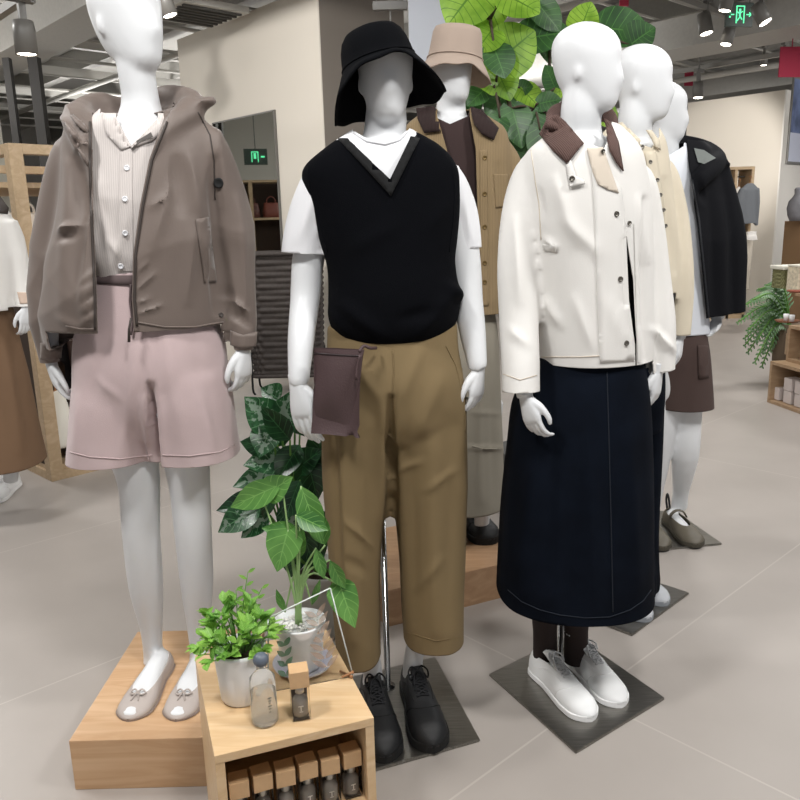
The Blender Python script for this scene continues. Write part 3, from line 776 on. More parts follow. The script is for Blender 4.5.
link('crown_seam', (lambda b: (add_tube(b, [hc+(Matrix.Rotation(-.10, 3, 'X') @ Matrix.Rotation(-.24, 3, 'Y')) @ Vector((.0875*math.cos(a), .0875*1.08*math.sin(a), .006)) for a in np.linspace(0, 2*PI, 49)], .0018, 8, cap=False), tomesh(b))[1])(bmesh.new()), M_BHAT, hat)
# shoes
for h, t, lb in ((hR, tR, 0), (hL, tL, 1)):
    sneaker(m2, h, t, M_BLACKSHOE, M_BLACKSOLE, mat('black_lace', '#1b1c1f', rough=.9), 'derby_shoe', 'black lace-up derby shoe', .026, 'derby', .62, 1.12, 1.0, .75, half=.022)
plate(m2, fl(435, 659), fl(480, 742), fl(375.5, 772), rod=fl(388, 690), rodtop=.85)

# pouch hanging at the hip of M2
pc = thing('pouch_bag', 'flat plum-brown leather pouch hanging at the hip of the mannequin in khaki trousers', 'bag', at(333, 436, Y2-.14))
bm = bmesh.new()
c0 = [at(314, 348, Y2-.15), at(362, 350, Y2-.16), at(360, 438, Y2-.16), at(311, 433, Y2-.15)]
g = []
nb = 14
for s_ in (0, 1):
    for i in range(nb+1):
        row = []
        for j in range(nb+1):
            u, v = i/nb, j/nb
            p = c0[0].lerp(c0[1], u).lerp(c0[3].lerp(c0[2], u), v)
            th = .013*(math.sin(PI*u)**.5)*(math.sin(PI*min(1, .08+.92*v))**.5)*(1-.0*v)
            if s_ == 0: p = p - Vector((0, 1, 0))*th + Vector((0, .004*math.sin(7*v+3*u), 0))
            else: p = p + Vector((0, 1, 0))*th
            row.append(bm.verts.new(p))
        g.append(row)
for s_ in (0, 1):
    for i in range(nb):
        for j in range(nb):
            a, b = g[s_*(nb+1)+i], g[s_*(nb+1)+i+1]
            f = (a[j], b[j], b[j+1], a[j+1]); bm.faces.new(f if s_ else f[::-1])
bmesh.ops.remove_doubles(bm, verts=bm.verts, dist=.0008); bmesh.ops.recalc_face_normals(bm, faces=bm.faces)
me = tomesh(bm); wrinkle(me, .003, 40, 2); T = bvh(me)
link('pouch', me, M_POUCH, pc)
link('zip', seam(T, [(314, 353), (338, 355), (360, 356)], .0022, .0), mat('zip_brown', '#2c2022', rough=.4), pc)
bm = bmesh.new(); add_tube(bm, [at(359, 352, Y2-.165), at(364, 346, Y2-.155), at(370, 348, Y2-.15), at(376, 348, Y2-.13)], [.004, .004, .004, .004], 8, sub=4)
add_tube(bm, [at(360, 355, Y2-.17), at(357, 366, Y2-.172), at(356, 380, Y2-.176)], [.003, .003, .0035], 8, sub=3)
link('strap', tomesh(bm), M_POUCH, pc)

# ================================================================== M3: off-white jacket, long denim skirt
Y3 = 2.03; W3 = math.radians(28)
m3 = thing('mannequin', 'white mannequin in an off-white jacket with brown collar and long dark denim skirt', 'mannequin', (.49, Y3, 0))
hA, tA = fl(533, 668, z0), fl(592, 722, z0); hB, tB = fl(568, 656, z0), fl(622, 708, z0)
bm = bmesh.new()
head_shape(bm, at(585, 111, Y3), math.radians(-27), .235, pitch=.05, scale=.99)
add_tube(bm, [at(583, 85, Y3), at(581, 112, Y3), at(580, 135, Y3+.01), at(580, 162, Y3+.01)], [.046, .050, .054, .08], 28, sub=3)
body_loft(bm, [(138, 556, 612, .05), (155, 535, 632, .065), (200, 535, 630, .08), (270, 545, 628, .08), (340, 540, 632, .09), (400, 540, 636, .10), (440, 550, 625, .08)], Y3, yaw=W3)
add_tube(bm, [at(552, 170, Y3-.03), at(524, 215, Y3-.03), at(519, 270, Y3-.06), at(520, 340, Y3-.11), at(525, 398, Y3-.17)], [.035, .032, .030, .024, .022], 20, sub=4)
add_tube(bm, [at(630, 180, Y3+.05), at(645, 225, Y3+.06), at(653, 280, Y3+.05), at(657, 330, Y3+.02), at(657, 374, Y3+.0)], [.03, .03, .028, .024, .022], 20, sub=4)
add_tube(bm, [at(565, 430, Y3), at(550, 550, Y3+.04), at(545, 620, Y3+.08), at(545, 655, Y3+.09)], [.09, .055, .036, .033], 22, sub=4)
add_tube(bm, [at(605, 430, Y3+.02), at(585, 550, Y3+.06), at(576, 620, Y3+.09), at(576, 650, Y3+.10)], [.09, .055, .036, .033], 22, sub=4)
for h, t in ((hA, tA), (hB, tB)): foot_solid(bm, shoe_frame(h, t), .014, .85, .85)
link('body', fuse(bm, .006, 8), M_BODY, m3)
link('hand', hand_mesh(at(526, 397, Y3-.17), (.24, -.16, -1), (.9, -1, 0), .72, 1.6, mir=True), M_BODY, m3)
link('hand', hand_mesh(at(657, 371, Y3-.02), (-.05, -.08, -1), (-.8, -1, 0), .72, 2.0), M_BODY, m3)
# socks over the ankles
bm = bmesh.new()
add_tube(bm, [at(544, 600, Y3+.07), at(545, 630, Y3+.085), at(545, 668, Y3+.09)], [.043, .036, .037], 20, sub=3)
link('sock', tomesh(bm), M_SOCK, m3, 'dark brown ankle sock')
bm = bmesh.new()
add_tube(bm, [at(576, 600, Y3+.08), at(576, 630, Y3+.095), at(576, 660, Y3+.10)], [.043, .036, .037], 20, sub=3)
link('sock', tomesh(bm), M_SOCK, m3, 'dark brown ankle sock')
# skirt
bm = bmesh.new()
body_loft(bm, [(335, 540, 640, .12), (362, 532, 645, .14), (400, 514, 650, .165), (440, 508, 652, .18), (500, 501, 653, .195), (560, 497, 653, .20), (625, 494, 654, .205)], Y3, n=60)
me = garment(bm, .009, 8)
folds(me, [(540, 420, 520, 600, 10, .010), (575, 480, 565, 610, 9, -.008), (590, 440, 596, 610, 8, .007), (630, 430, 640, 600, 9, .008), (612, 380, 616, 600, 3, .003), (550, 390, 548, 590, 8, -.006)], Y3)
wrinkle(me, .004, 9, 12, (1, 1, .2))
cutplane(me, at(575, 590, Y3), (-.03, .03, -1))
sk = link('skirt', me, M_DENIM, m3, 'long dark navy denim skirt', solid=.003); T = bvh(me)
link('front_seam', seam(T, [(607, 372), (609, 440), (611, 520), (613, 612)], .0016, .0006), M_DENIM_L, sk)
link('hem_stitch', seam(T, [(499, 578), (508, 590), (522, 602), (540, 610), (560, 615), (585, 618), (610, 617), (630, 610), (643, 601), (651, 590)], .0016, .0006), M_DENIM_L, sk)
# inner top behind the jacket opening
bm = bmesh.new()
body_loft(bm, [(150, 552, 618, .06), (170, 545, 632, .075), (250, 548, 636, .09), (350, 548, 634, .10)], Y3, yaw=W3)
me = garment(bm, .009, 4)
link('inner_top', me, mat('dark_inner_top', '#1b1b1d', rough=.9), m3, 'dark top showing in the jacket opening')
# jacket
bm = bmesh.new()
body_loft(bm, [(124, 557, 616, .065, .01), (136, 540, 630, .095, .01), (152, 524, 642, .12), (180, 516, 648, .135), (220, 518, 652, .142), (280, 526, 652, .142), (340, 534, 651, .145), (375, 538, 650, .14)], Y3, yaw=W3, n=60)
add_tube(bm, [at(556, 168, Y3-.01), at(538, 172, Y3-.01), at(525, 205, Y3-.03), at(518, 260, Y3-.06), at(519, 320, Y3-.09), at(521, 370, Y3-.14), at(522, 404, Y3-.165)], [.045, .060, .060, .056, .053, .050, .050], 26, sub=4)
add_tube(bm, [at(620, 175, Y3+.05), at(634, 182, Y3+.05), at(645, 222, Y3+.06), at(653, 280, Y3+.05), at(658, 330, Y3+.02), at(658, 378, Y3+.0)], [.04, .052, .05, .048, .046, .044], 26, sub=4)
me = garment(bm, .0065, 5)
FS = 2.0
folds(me, [(537, 190, 540, 215, 4, -.003), (545, 240, 556, 247, 3, .006), (555, 180, 575, 240, 8, .005), (565, 220, 600, 255, 7, .004), (545, 300, 560, 325, 5, .005), (515, 220, 520, 300, 6, .005), (575, 300, 590, 345, 6, .004), (610, 300, 622, 340, 5, .004), (640, 200, 648, 260, 5, .005), (645, 200, 647, 360, 4, -.009), (655, 330, 672, 350, 4, .008), (510, 330, 528, 345, 5, .004)], Y3)
wrinkle(me, .0035, 12, 21, (1, 1, .5))
cut(me, [(552, 60), (560, 119), (588, 143), (604, 149), (612, 132), (612, 60)], -9, 99)
cut(me, [(626, 231), (629, 300), (635, 345), (636, 400), (637, 400), (637, 340), (634, 280)], -9, Y3)
cz = at(600, 358, Y3).z
hemcut(me, cz, at(543, 360, Y3).x, at(643, 360, Y3+.05).x, Y3)
cutplane(me, at(523, 391, Y3-.155), (0, -.1, -1), .12); cutplane(me, at(658, 370, Y3), (.1, 0, -1), .085)
j3 = link('jacket', me, M_JWHITE, m3, 'off-white work jacket with snap front', solid=.003); T = bvh(me)
link('placket', patch(T, [(590, 152), (603, 152), (622, 190), (627, 235), (634, 345), (635, 361), (600, 363), (597, 300), (595, 220)], .003, 6), M_JWHITE, j3, solid=.002)
link('placket_edge', patch(T, [(634, 222), (638, 222), (641, 362), (638, 362)], .004, 6), M_JWHITE, j3)
link('collar_facing', patch(T, [(587, 148), (603, 147), (619, 193), (607, 189), (598, 184), (593, 172)], .0065, 4), M_BEIGE, j3, 'beige inner neck flap', solid=.002)
link('collar', patch(T, [(557, 114), (566, 122), (584, 143), (567, 164), (552, 150), (539, 134), (546, 120)], .010, 3.5, bulge=.006), M_CORDUROY, j3, 'brown corduroy collar', solid=.004)
link('collar', patch(T, [(604, 118), (611, 122), (619, 142), (624, 171), (617, 163), (610, 150)], .010, 3, bulge=.005), M_CORDUROY, j3, 'brown corduroy collar', solid=.004)
# collar stand behind the neck
bm = bmesh.new(); add_tube(bm, [at(552, 128, Y3-.05), at(556, 114, Y3+.03), at(578, 110, Y3+.10), at(606, 115, Y3+.09), at(614, 130, Y3+.01)], [.016, .022, .024, .022, .014], 14, sub=5, flat=.5)
link('collar_stand', tomesh(bm), M_CORDUROY, j3, 'brown corduroy back of the collar')
link('flap_tab', patch(T, [(566, 165), (571, 160), (576, 176), (585, 180), (585, 184), (570, 187)], .008, 3), M_JWHITE, j3, solid=.002)
link('hem_seam', seam(T, [(541, 357), (580, 357), (634, 354)], .0012), M_BEIGE, j3)
link('cuff_seam', seam(T, [(503, 374), (520, 380), (541, 374)], .0012), M_BEIGE, j3)
link('pocket_welt', patch(T, [(542, 244), (557, 246), (557, 252), (544, 251)], .004, 3), M_JWHITE, j3, solid=.002)
link('sleeve_seam', seam(T, [(531, 150), (535, 180), (539, 205), (541, 240)], .0012), M_BEIGE, j3)
for bx, by in ((616, 214), (620, 279), (626, 343), (629, 223), (602, 152), (572, 179)):
    link('snap', button(T, bx, by, .0068 if bx not in (602, 629) else .005, .006 if bx not in (572, 602) else .014), M_SNAP, j3)
for h, t in ((hA, tA), (hB, tB)):
    sneaker(m3, h, t, M_WSHOE, M_WSOLE, mat('grey_white_lace', '#cfd0d2', rough=.8), 'sneaker', 'white lace-up sneaker', .018, 'sneaker', .62, 1.0, .90, .6)
plate(m3, fl(489, 676), fl(576, 754.5), fl(664.5, 700), rod=fl(560, 662), rodtop=.6)
FS = 1.3
# ================================================================== M4: beige shirt, navy jeans
M_CREAM = mat('cream_cotton', '#d0c6b2', rough=.9, bump=.15, bscale=350, noise=.03, nscale=8)
M_GREYSHOE = mat('pale_grey_suede', '#b9bcc0', rough=.8)
M_GREYSOLE = mat('grey_rubber', '#8f949a', rough=.6)
Y4 = 2.5; W4 = math.radians(28)
m4 = thing('mannequin', 'white mannequin in a cream button shirt and dark jeans, mostly hidden behind the off-white jacket', 'mannequin', (.76, 2.62, 0))
hA, tA = fl(650, 586, .009), fl(671, 610, .009); tA2 = fl(668, 606, .009)
off = Vector((-.13, .235, 0))
tA = fl(667, 606, .009); hA = tA+off; tB = fl(650, 622, .009); hB = tB+off
bm = bmesh.new()
head_shape(bm, at(640, 120, Y4), math.radians(-27), .235, pitch=.05, scale=1.05)
add_tube(bm, [at(637, 95, Y4), at(635, 122, Y4), at(634, 140, Y4+.01), at(634, 165, Y4+.01)], [.047, .052, .056, .085], 24, sub=3)
body_loft(bm, [(145, 606, 668, .06), (170, 596, 672, .08), (230, 600, 672, .085), (300, 602, 662, .08), (345, 602, 655, .08)], Y4, yaw=W4)
add_tube(bm, [at(655, 180, Y4+.05), at(671, 215, Y4+.04), at(678, 270, Y4), at(679, 312, Y4-.02), at(679, 340, Y4-.04)], [.03, .03, .027, .024, .022], 18, sub=4)
add_tube(bm, [at(612, 360, Y4), at(618, 470, Y4+.05), at(630, 575, Y4+.10)], [.07, .05, .035], 18, sub=4)
add_tube(bm, [at(632, 360, Y4+.1), at(638, 470, Y4+.1), at(642, 565, Y4+.12)], [.06, .05, .035], 18, sub=4)
link('body', fuse(bm, .0075, 7), M_BODY, m4)
link('hand', hand_mesh(at(679, 338, Y4-.04), (-.05, -.1, -1), (-.7, -1, 0), .72, 2.0), M_BODY, m4)
bm = bmesh.new()
body_loft(bm, [(280, 604, 662, .10), (310, 602, 664, .115), (360, 598, 664, .13), (395, 598, 664, .13), (430, 602, 662, .10)], Y4)
body_loft(bm, [(385, 594, 640, .11), (460, 600, 642, .10), (540, 610, 650, .10), (590, 612, 652, .10)], Y4+.05)
body_loft(bm, [(385, 620, 664, .11), (460, 620, 662, .10), (540, 622, 657, .10), (583, 624, 655, .10)], Y4+.10)
me = garment(bm, .009, 7); wrinkle(me, .004, 12, 31, (1, 1, .4)); cutplane(me, (0, 0, .07), (0, 0, -1))
link('jeans', me, M_DENIM, m4, 'dark navy jeans', solid=.003)
bm = bmesh.new()
body_loft(bm, [(118, 614, 656, .06, .01), (130, 604, 662, .085), (148, 594, 668, .11), (200, 596, 672, .125), (250, 598, 675, .128), (300, 600, 674, .128)], Y4, yaw=W4)
add_tube(bm, [at(645, 165, Y4+.05), at(660, 172, Y4+.05), at(671, 212, Y4+.04), at(678, 270, Y4-.0), at(679, 312, Y4-.02), at(679, 342, Y4-.04)], [.04, .05, .05, .048, .042, .036], 22, sub=4)
me = garment(bm, .0075, 6)
folds(me, [(655, 190, 662, 270, 3, .006), (668, 180, 676, 270, 4, -.008), (645, 200, 655, 290, 5, .005)], Y4); wrinkle(me, .004, 15, 32)
cut(me, [(606, 60), (614, 124), (628, 140), (652, 148), (660, 136), (658, 60)])
hemcut(me, at(650, 291, Y4).z, at(600, 290, Y4).x, at(668, 290, Y4).x, Y4)
cutplane(me, at(679, 334, Y4-.03), (0, 0, -1), .09)
s4 = link('shirt', me, M_CREAM, m4, 'cream button shirt', solid=.003); T = bvh(me)
link('collar', patch(T, [(614, 124), (622, 122), (641, 140), (637, 154), (624, 142)], .014, 3, bulge=.004), M_CREAM, s4, solid=.003)
link('collar', patch(T, [(646, 130), (652, 130), (660, 141), (661, 150), (655, 146)], .014, 3, bulge=.004), M_CREAM, s4, solid=.003)
link('placket', patch(T, [(645, 152), (656, 150), (664, 200), (668, 290), (660, 292), (655, 210)], .004, 4), M_CREAM, s4, solid=.002)
for bx, by in ((650, 162), (657, 180), (660, 195), (663, 210), (665, 226), (642, 147)):
    link('button', button(T, bx, by, .006, .006), M_SNAP, s4)
for h, t in ((hA, tA), (hB, tB)):
    sneaker(m4, h, t, M_GREYSHOE, M_GREYSOLE, M_WSOLE, 'sneaker', 'pale grey sneaker with darker toe', .018, 'sneaker', .62, 1.0, .9, .9)
b_ = fl(632, 636.6); r_ = fl(689, 594.6); e_ = r_-b_; plate(m4, b_+Vector((-e_.y, e_.x, 0)), b_, r_)

# ================================================================== M5: black hooded jacket, white tee, brown shorts
M_NAVYBLK = mat('black_navy_shell', '#0a0b10', rough=.85, bump=.15, bscale=300, spec=.2)
M_HOODIN = mat('grey_hood_lining', '#6f7471', rough=.8)
M_BSHORT = mat('dark_brown_cargo', '#4a3b37', rough=.9, bump=.2)
M_OLIVE = mat('olive_leather', '#5e584c', rough=.5)
Y5 = 3.2; W5 = math.radians(15)
m5 = thing('mannequin', 'white mannequin in a black hooded jacket and brown cargo shorts, rearmost on the right', 'mannequin', (1.15, 3.28, 0))
bm = bmesh.new()
head_shape(bm, at(661, 142, Y5), math.radians(-27), .235, pitch=.04, scale=1.10)
add_tube(bm, [at(661, 120, Y5), at(663, 145, Y5), at(664, 165, Y5+.01), at(665, 185, Y5+.01)], [.052, .058, .064, .09], 24, sub=3)
body_loft(bm, [(160, 640, 692, .07), (178, 630, 698, .09), (240, 636, 696, .09), (320, 640, 698, .09), (385, 648, 702, .10), (400, 655, 700, .09)], Y5, yaw=W5)
add_tube(bm, [at(686, 385, Y5), at(686, 420, Y5), at(685, 455, Y5+.0), at(681, 490, Y5+.08), at(679, 508, Y5+.11)], [.075, .063, .058, .036, .036], 22, sub=4)
add_tube(bm, [at(664, 385, Y5), at(660, 440, Y5-.02), at(652, 500, Y5), at(650, 530, Y5)], [.075, .058, .04, .034], 22, sub=4)
add_tube(bm, [at(690, 195, Y5+.02), at(714, 250, Y5+.02), at(718, 320, Y5-.02)], [.05, .04, .028], 18, sub=4)
hC, tC = fl(667, 520, .009), fl(697, 548, .009)
tD = fl(664, 551, .009); hD = tD+(hC-tC)
foot_solid(bm, shoe_frame(hC, tC), .012, .85, .9); foot_solid(bm, shoe_frame(hD, tD), .012, .85, .9)
link('body', fuse(bm, .0085, 6), M_BODY, m5)
link('hand', hand_mesh(at(718, 318, Y5-.03), (-.5, -.25, -.7), (-.2, -.6, -.6), .7, 1.8), M_BODY, m5)
bm = bmesh.new()
body_loft(bm, [(322, 644, 704, .12), (350, 648, 708, .135), (375, 652, 710, .13), (402, 654, 711, .13), (416, 654, 711, .13)], Y5)
me = garment(bm, .009, 6); wrinkle(me, .004, 12, 41); cutplane(me, at(690, 405, Y5), (0, 0, -1))
s5 = link('shorts', me, M_BSHORT, m5, 'dark brown cargo shorts', solid=.003); T = bvh(me)
link('cargo_pocket', patch(T, [(698, 345), (709, 345), (709, 378), (699, 379)], .008, 4), M_BSHORT, s5, solid=.003)
bm = bmesh.new()
body_loft(bm, [(143, 652, 686, .07, .01), (158, 638, 696, .09), (178, 628, 702, .11), (240, 632, 702, .13), (290, 638, 704, .14), (336, 642, 707, .145)], Y5, yaw=W5)
me = garment(bm, .0085, 6); wrinkle(me, .004, 12, 42); cutplane(me, at(690, 331, Y5), (0, 0, -1)); cut(me, [(640, 100), (648, 150), (664, 158), (684, 146), (690, 100)])
link('t_shirt', me, mat('cool_white_tee', '#dfe3ea', rough=.9), m5, 'white t-shirt', solid=.003)
bm = bmesh.new()
body_loft(bm, [(140, 640, 706, .09, .04), (152, 625, 716, .11, .03), (175, 616, 724, .14, .02), (240, 618, 728, .155), (335, 628, 734, .165)], Y5, yaw=W5)
add_tube(bm, [at(712, 168, Y5+.03), at(722, 210, Y5+.03), at(729, 260, Y5+.0), at(732, 332, Y5-.04)], [.07, .066, .062, .056], 24, sub=4)
add_tube(bm, [at(690, 205, Y5-.14), at(700, 180, Y5-.13), at(712, 168, Y5-.07), at(716, 158, Y5+.02), at(700, 146, Y5+.10), at(670, 142, Y5+.12), at(640, 150, Y5+.06)], [.02, .04, .045, .045, .04, .04, .03], 20, sub=4)
ball(bm, at(722, 162, Y5-.02), (.045, .03, .018), 14, Matrix.Rotation(.3, 3, 'Y'))
me = garment(bm, .008, 5)
folds(me, [(712, 190, 716, 320, 4, -.010), (722, 200, 726, 320, 4, .008), (700, 220, 704, 320, 4, .006), (696, 180, 706, 200, 4, -.01)], Y5); wrinkle(me, .005, 13, 43)
cut(me, [(640, 60), (640, 350), (709, 350), (705, 290), (697, 220), (690, 170), (687, 142), (684, 60)], -9, Y5+.05)
z5 = at(715, 327, Y5).z
cutplane(me, (0, 0, z5-.03), (.07, 0, -1)); 
j5 = link('hooded_jacket', me, M_NAVYBLK, m5, 'black hooded jacket', solid=.004); T = bvh(me)
link('front_zip', seam(T, [(692, 180), (699, 220), (706, 290), (709, 322)], .004, .001), mat('dark_zip', '#25272b', rough=.4), j5)
link('hood_lining', patch(T, [(694, 148), (704, 150), (716, 158), (704, 164), (698, 162)], .006, 3), M_HOODIN, j5, 'grey hood lining')
for h, t in ((hC, tC), (hD, tD)):
    fr = shoe_frame(h, t)
    f = link('mary_jane_shoe', shoe_upper(fr, 'sneaker', .014, .05, .66, .80, 1.12, .72), M_OLIVE, m5, 'olive leather strap shoe', solid=.003)
    link('sole', shoe_sole(fr, .02, 1.12), mat('olive_sole', '#4a463c', rough=.7), f)
    bm = bmesh.new(); add_tube(bm, [fr(.36, y, .018+.072*(1-(abs(y)/.045)**2.2)**.5) for y in np.linspace(-.038, .038, 9)], .011, 10, flat=.35, ref=Vector((0, 0, 1)))
    link('strap', tomesh(bm), M_OLIVE, f)
    bm = bmesh.new(); add_tube(bm, [fr(.03, -.006, .06), fr(-.02, -.006, .10), fr(-.0, -.004, .125), fr(.03, .0, .10), fr(.04, .004, .065)], .005, 8, sub=4)
    link('pull_loop', tomesh(bm), M_BLACKSHOE, f, 'dark heel pull loop')
a_ = fl(652, 552); b_ = fl(722, 545); c_ = fl(690, 515); e_ = (b_-a_); nrm_ = Vector((-e_.y, e_.x, 0)).normalized()*.40
plate(m5, b_-e_.normalized()*.40, b_, b_+nrm_)

# ================================================================== M6: corduroy coat and beige hat, on the rear plinth
M_CORD = wave_mat('tan_corduroy', '#8c7859', 55, 'X', .18, .4)
M_CORDB = wave_mat('dark_brown_corduroy', '#2d1c1a', 70, 'X', .4, .6)
M_DKBROWN = mat('dark_brown_knit', '#3a2c2b', rough=.95, bump=.2)
M_GRSKIRT = mat('stone_grey_canvas', '#8f897c', rough=.85, bump=.15, noise=.04, nscale=6)
M_HATB = mat('beige_twill_hat', '#a8978a', rough=.9, bump=.2, bscale=400)
Y6 = 2.8; PZ6 = .135
m6 = thing('mannequin', 'white mannequin in a beige bucket hat and tan corduroy coat on the rear plinth', 'mannequin', (.30, 2.86, PZ6))
tE = fl(492, 545, PZ6); hE = tE+Vector((-.10, .235, 0)); tF = tE+Vector((-.17, .0, 0)); hF = tF+Vector((-.08, .24, 0))
bm = bmesh.new()
head_shape(bm, at(452, 104, Y6), math.radians(-66), .235, scale=1.05)
add_tube(bm, [at(450, 85, Y6+.01), at(451, 105, Y6+.01), at(451, 120, Y6+.01), at(452, 140, Y6+.01)], [.045, .050, .056, .08], 22, sub=3)
body_loft(bm, [(118, 425, 478, .05), (135, 408, 496, .07), (200, 415, 494, .08), (280, 420, 490, .08), (330, 420, 492, .09), (400, 425, 492, .09)], Y6)
add_tube(bm, [at(485, 400, Y6), at(482, 470, Y6+.03), at(482, 515, Y6+.06), at(481, 530, Y6+.07)], [.07, .05, .032, .032], 18, sub=4)
add_tube(bm, [at(436, 400, Y6), at(438, 470, Y6+.03), at(440, 530, Y6+.06)], [.07, .05, .032], 18, sub=4)
link('body', fuse(bm, .0085, 6), M_BODY, m6)
hc6 = at(455, 61, Y6)
hat6 = link('bucket_hat', bucket(hc6, [(.02, .108, 0), (.06, .106, 0), (.075, .100, 0), (.082, .085, 0), (.086, .05, 0), (.091, .012, 0), (.094, .0, .0), (.108, -.018, .3), (.122, -.040, .7), (.130, -.055, 1.0)], .035, .012, (.06, .10), 56), M_HATB, m6, 'beige bucket hat', solid=.004)
link('hat_band', (lambda b: (add_tube(b, [hc6+Vector((.0935*math.cos(a), .0935*1.08*math.sin(a), .004+.0935*math.cos(a)*-.10-.1*.06*math.sin(a))) for a in np.linspace(0, 2*PI, 41)], .002, 8, cap=False), tomesh(b))[1])(bmesh.new()), M_HATB, hat6)
bm = bmesh.new()
body_loft(bm, [(112, 430, 473, .06), (125, 418, 486, .08), (150, 415, 490, .10), (220, 418, 488, .10), (300, 420, 486, .10)], Y6)
me = garment(bm, .0085, 5); wrinkle(me, .003, 14, 51); cut(me, [(425, 60), (433, 116), (450, 124), (468, 116), (475, 60)])
link('knit_top', me, M_DKBROWN, m6, 'dark brown knitted top', solid=.003)
bm = bmesh.new()
body_loft(bm, [(285, 428, 490, .10), (330, 420, 500, .13), (400, 418, 502, .145), (470, 417, 503, .15), (520, 418, 503, .15)], Y6)
me = garment(bm, .009, 6)
folds(me, [(478, 320, 480, 500, 4, .006), (492, 330, 494, 500, 4, -.005), (466, 447, 502, 449, 2.2, .008), (468, 412, 500, 414, 2, .004)], Y6); wrinkle(me, .004, 10, 52, (1, 1, .3))
cutplane(me, at(480, 503, Y6), (0, 0, -1))
sk6 = link('skirt', me, M_GRSKIRT, m6, 'long stone-grey skirt with horizontal pleats', solid=.003); T = bvh(me)
link('pocket_seam', seam(T, [(472, 446), (485, 449), (500, 449)], .0025), M_GRSKIRT, sk6)
bm = bmesh.new()
body_loft(bm, [(108, 428, 476, .07, .01), (118, 412, 492, .10), (134, 402, 508, .125), (180, 400, 512, .14), (250, 402, 510, .14), (325, 404, 510, .145)], Y6)
add_tube(bm, [at(485, 150, Y6+.01), at(500, 155, Y6+.01), at(514, 190, Y6+.02), at(520, 250, Y6+.01), at(522, 310, Y6-.02)], [.045, .058, .056, .052, .048], 22, sub=4)
add_tube(bm, [at(425, 150, Y6+.01), at(410, 155, Y6+.01), at(400, 190, Y6+.02), at(394, 250, Y6+.01), at(392, 310, Y6-.02)], [.045, .058, .056, .052, .048], 22, sub=4)
me = garment(bm, .008, 5)
folds(me, [(500, 165, 507, 300, 4, -.008), (490, 150, 494, 300, 5, .004)], Y6); wrinkle(me, .004, 12, 53)
cut(me, [(438, 60), (437, 115), (447, 150), (455, 220), (458, 350), (480, 350), (478, 220), (476, 150), (470, 116), (468, 60)], -9, Y6)
hemcut(me, at(490, 311, Y6).z, at(404, 300, Y6).x, at(511, 300, Y6).x, Y6)
c6 = link('corduroy_coat', me, M_CORD, m6, 'tan corduroy chore coat', solid=.004); T = bvh(me)
link('collar', patch(T, [(416, 108), (434, 106), (448, 124), (441, 131), (424, 133), (418, 120)], .012, 3.5, bulge=.004), M_CORDB, c6, 'dark brown corduroy collar', solid=.004)
link('collar', patch(T, [(470, 106), (482, 110), (499, 128), (494, 140), (482, 134), (474, 124)], .012, 3.5, bulge=.004), M_CORDB, c6, 'dark brown corduroy collar', solid=.004)
link('placket', patch(T, [(480, 150), (487, 150), (489, 306), (481, 306)], .003, 4), M_CORD, c6, solid=.002)
for by in (158, 194, 227, 263, 282): link('button', button(T, 484.5, by, .008, .006), mat('brass_button', '#6b5836', rough=.4, metal=.6), c6)
link('chest_pocket', patch(T, [(494, 174), (509, 174), (508, 206), (496, 208)], .004, 3), M_CORD, c6, solid=.002)
for h, t in ((hE, tE), (hF, tF)):
    sneaker(m6, h, t, M_BLACKSHOE, M_BLACKSOLE, MATS['black_lace'], 'derby_shoe', 'black lace-up shoe', .028, 'derby', .6, 1.25, 1.05, 1.2)

# ================================================================== M0: white jacket, brown skirt at the left edge
M_TANSK = mat('caramel_twill', '#6f5640', rough=.85, bump=.15, noise=.05, nscale=5)
Y0_ = 3.62
m0 = thing('mannequin', 'mannequin cut off by the left edge, in white jacket and long brown skirt', 'mannequin', (-1.86, 3.68, 0))
tG = fl(-8, 505, 0); hG = fl(18, 484, 0)
bm = bmesh.new()
add_tube(bm, [at(-26, 150, Y0_), at(-24, 185, Y0_), at(-22, 215, Y0_)], [.052, .055, .09], 18, sub=3)
head_shape(bm, at(-26, 172, Y0_), math.radians(-110), .225)
body_loft(bm, [(205, -50, 0, .06), (225, -62, 10, .08), (300, -52, 4, .09), (340, -52, 8, .09), (400, -45, 8, .07)], Y0_)
add_tube(bm, [at(0, 228, Y0_), at(17, 262, Y0_+.01), at(25, 295, Y0_-.01), at(26, 312, Y0_-.03)], [.03, .022, .020, .023], 16, sub=4)
add_tube(bm, [at(-10, 400, Y0_), at(8, 450, Y0_+.02), at(11, 482, Y0_+.02)], [.07, .04, .034], 16, sub=4)
add_tube(bm, [at(-40, 400, Y0_), at(-38, 450, Y0_+.02), at(-36, 486, Y0_+.02)], [.07, .04, .034], 16, sub=4)
link('body', fuse(bm, .0085, 5), M_BODY, m0)
link('hand', hand_mesh(at(26, 308, Y0_-.03), (-.05, -.1, -1), (-.8, -1, 0), .82, 1.7), M_BODY, m0)
bm = bmesh.new()
body_loft(bm, [(295, -52, 10, .12), (340, -60, 18, .15), (400, -66, 31, .20), (475, -70, 47, .25)], Y0_)
me = garment(bm, .010, 7); folds(me, [(5, 340, 20, 450, 5, .010), (18, 350, 34, 450, 5, -.008)], Y0_); wrinkle(me, .006, 9, 61, (1, 1, .3)); cutplane(me, at(20, 462, Y0_), (0, 0, -1))
link('skirt', me, M_TANSK, m0, 'long brown flared skirt', solid=.003)
bm = bmesh.new()
body_loft(bm, [(198, -46, -4, .08), (212, -60, 8, .11), (240, -66, 15, .14), (312, -64, 18, .15)], Y0_)
add_tube(bm, [at(4, 222, Y0_), at(16, 255, Y0_+.01), at(24, 288, Y0_), at(27, 312, Y0_-.03)], [.062, .055, .048, .038], 20, sub=4)
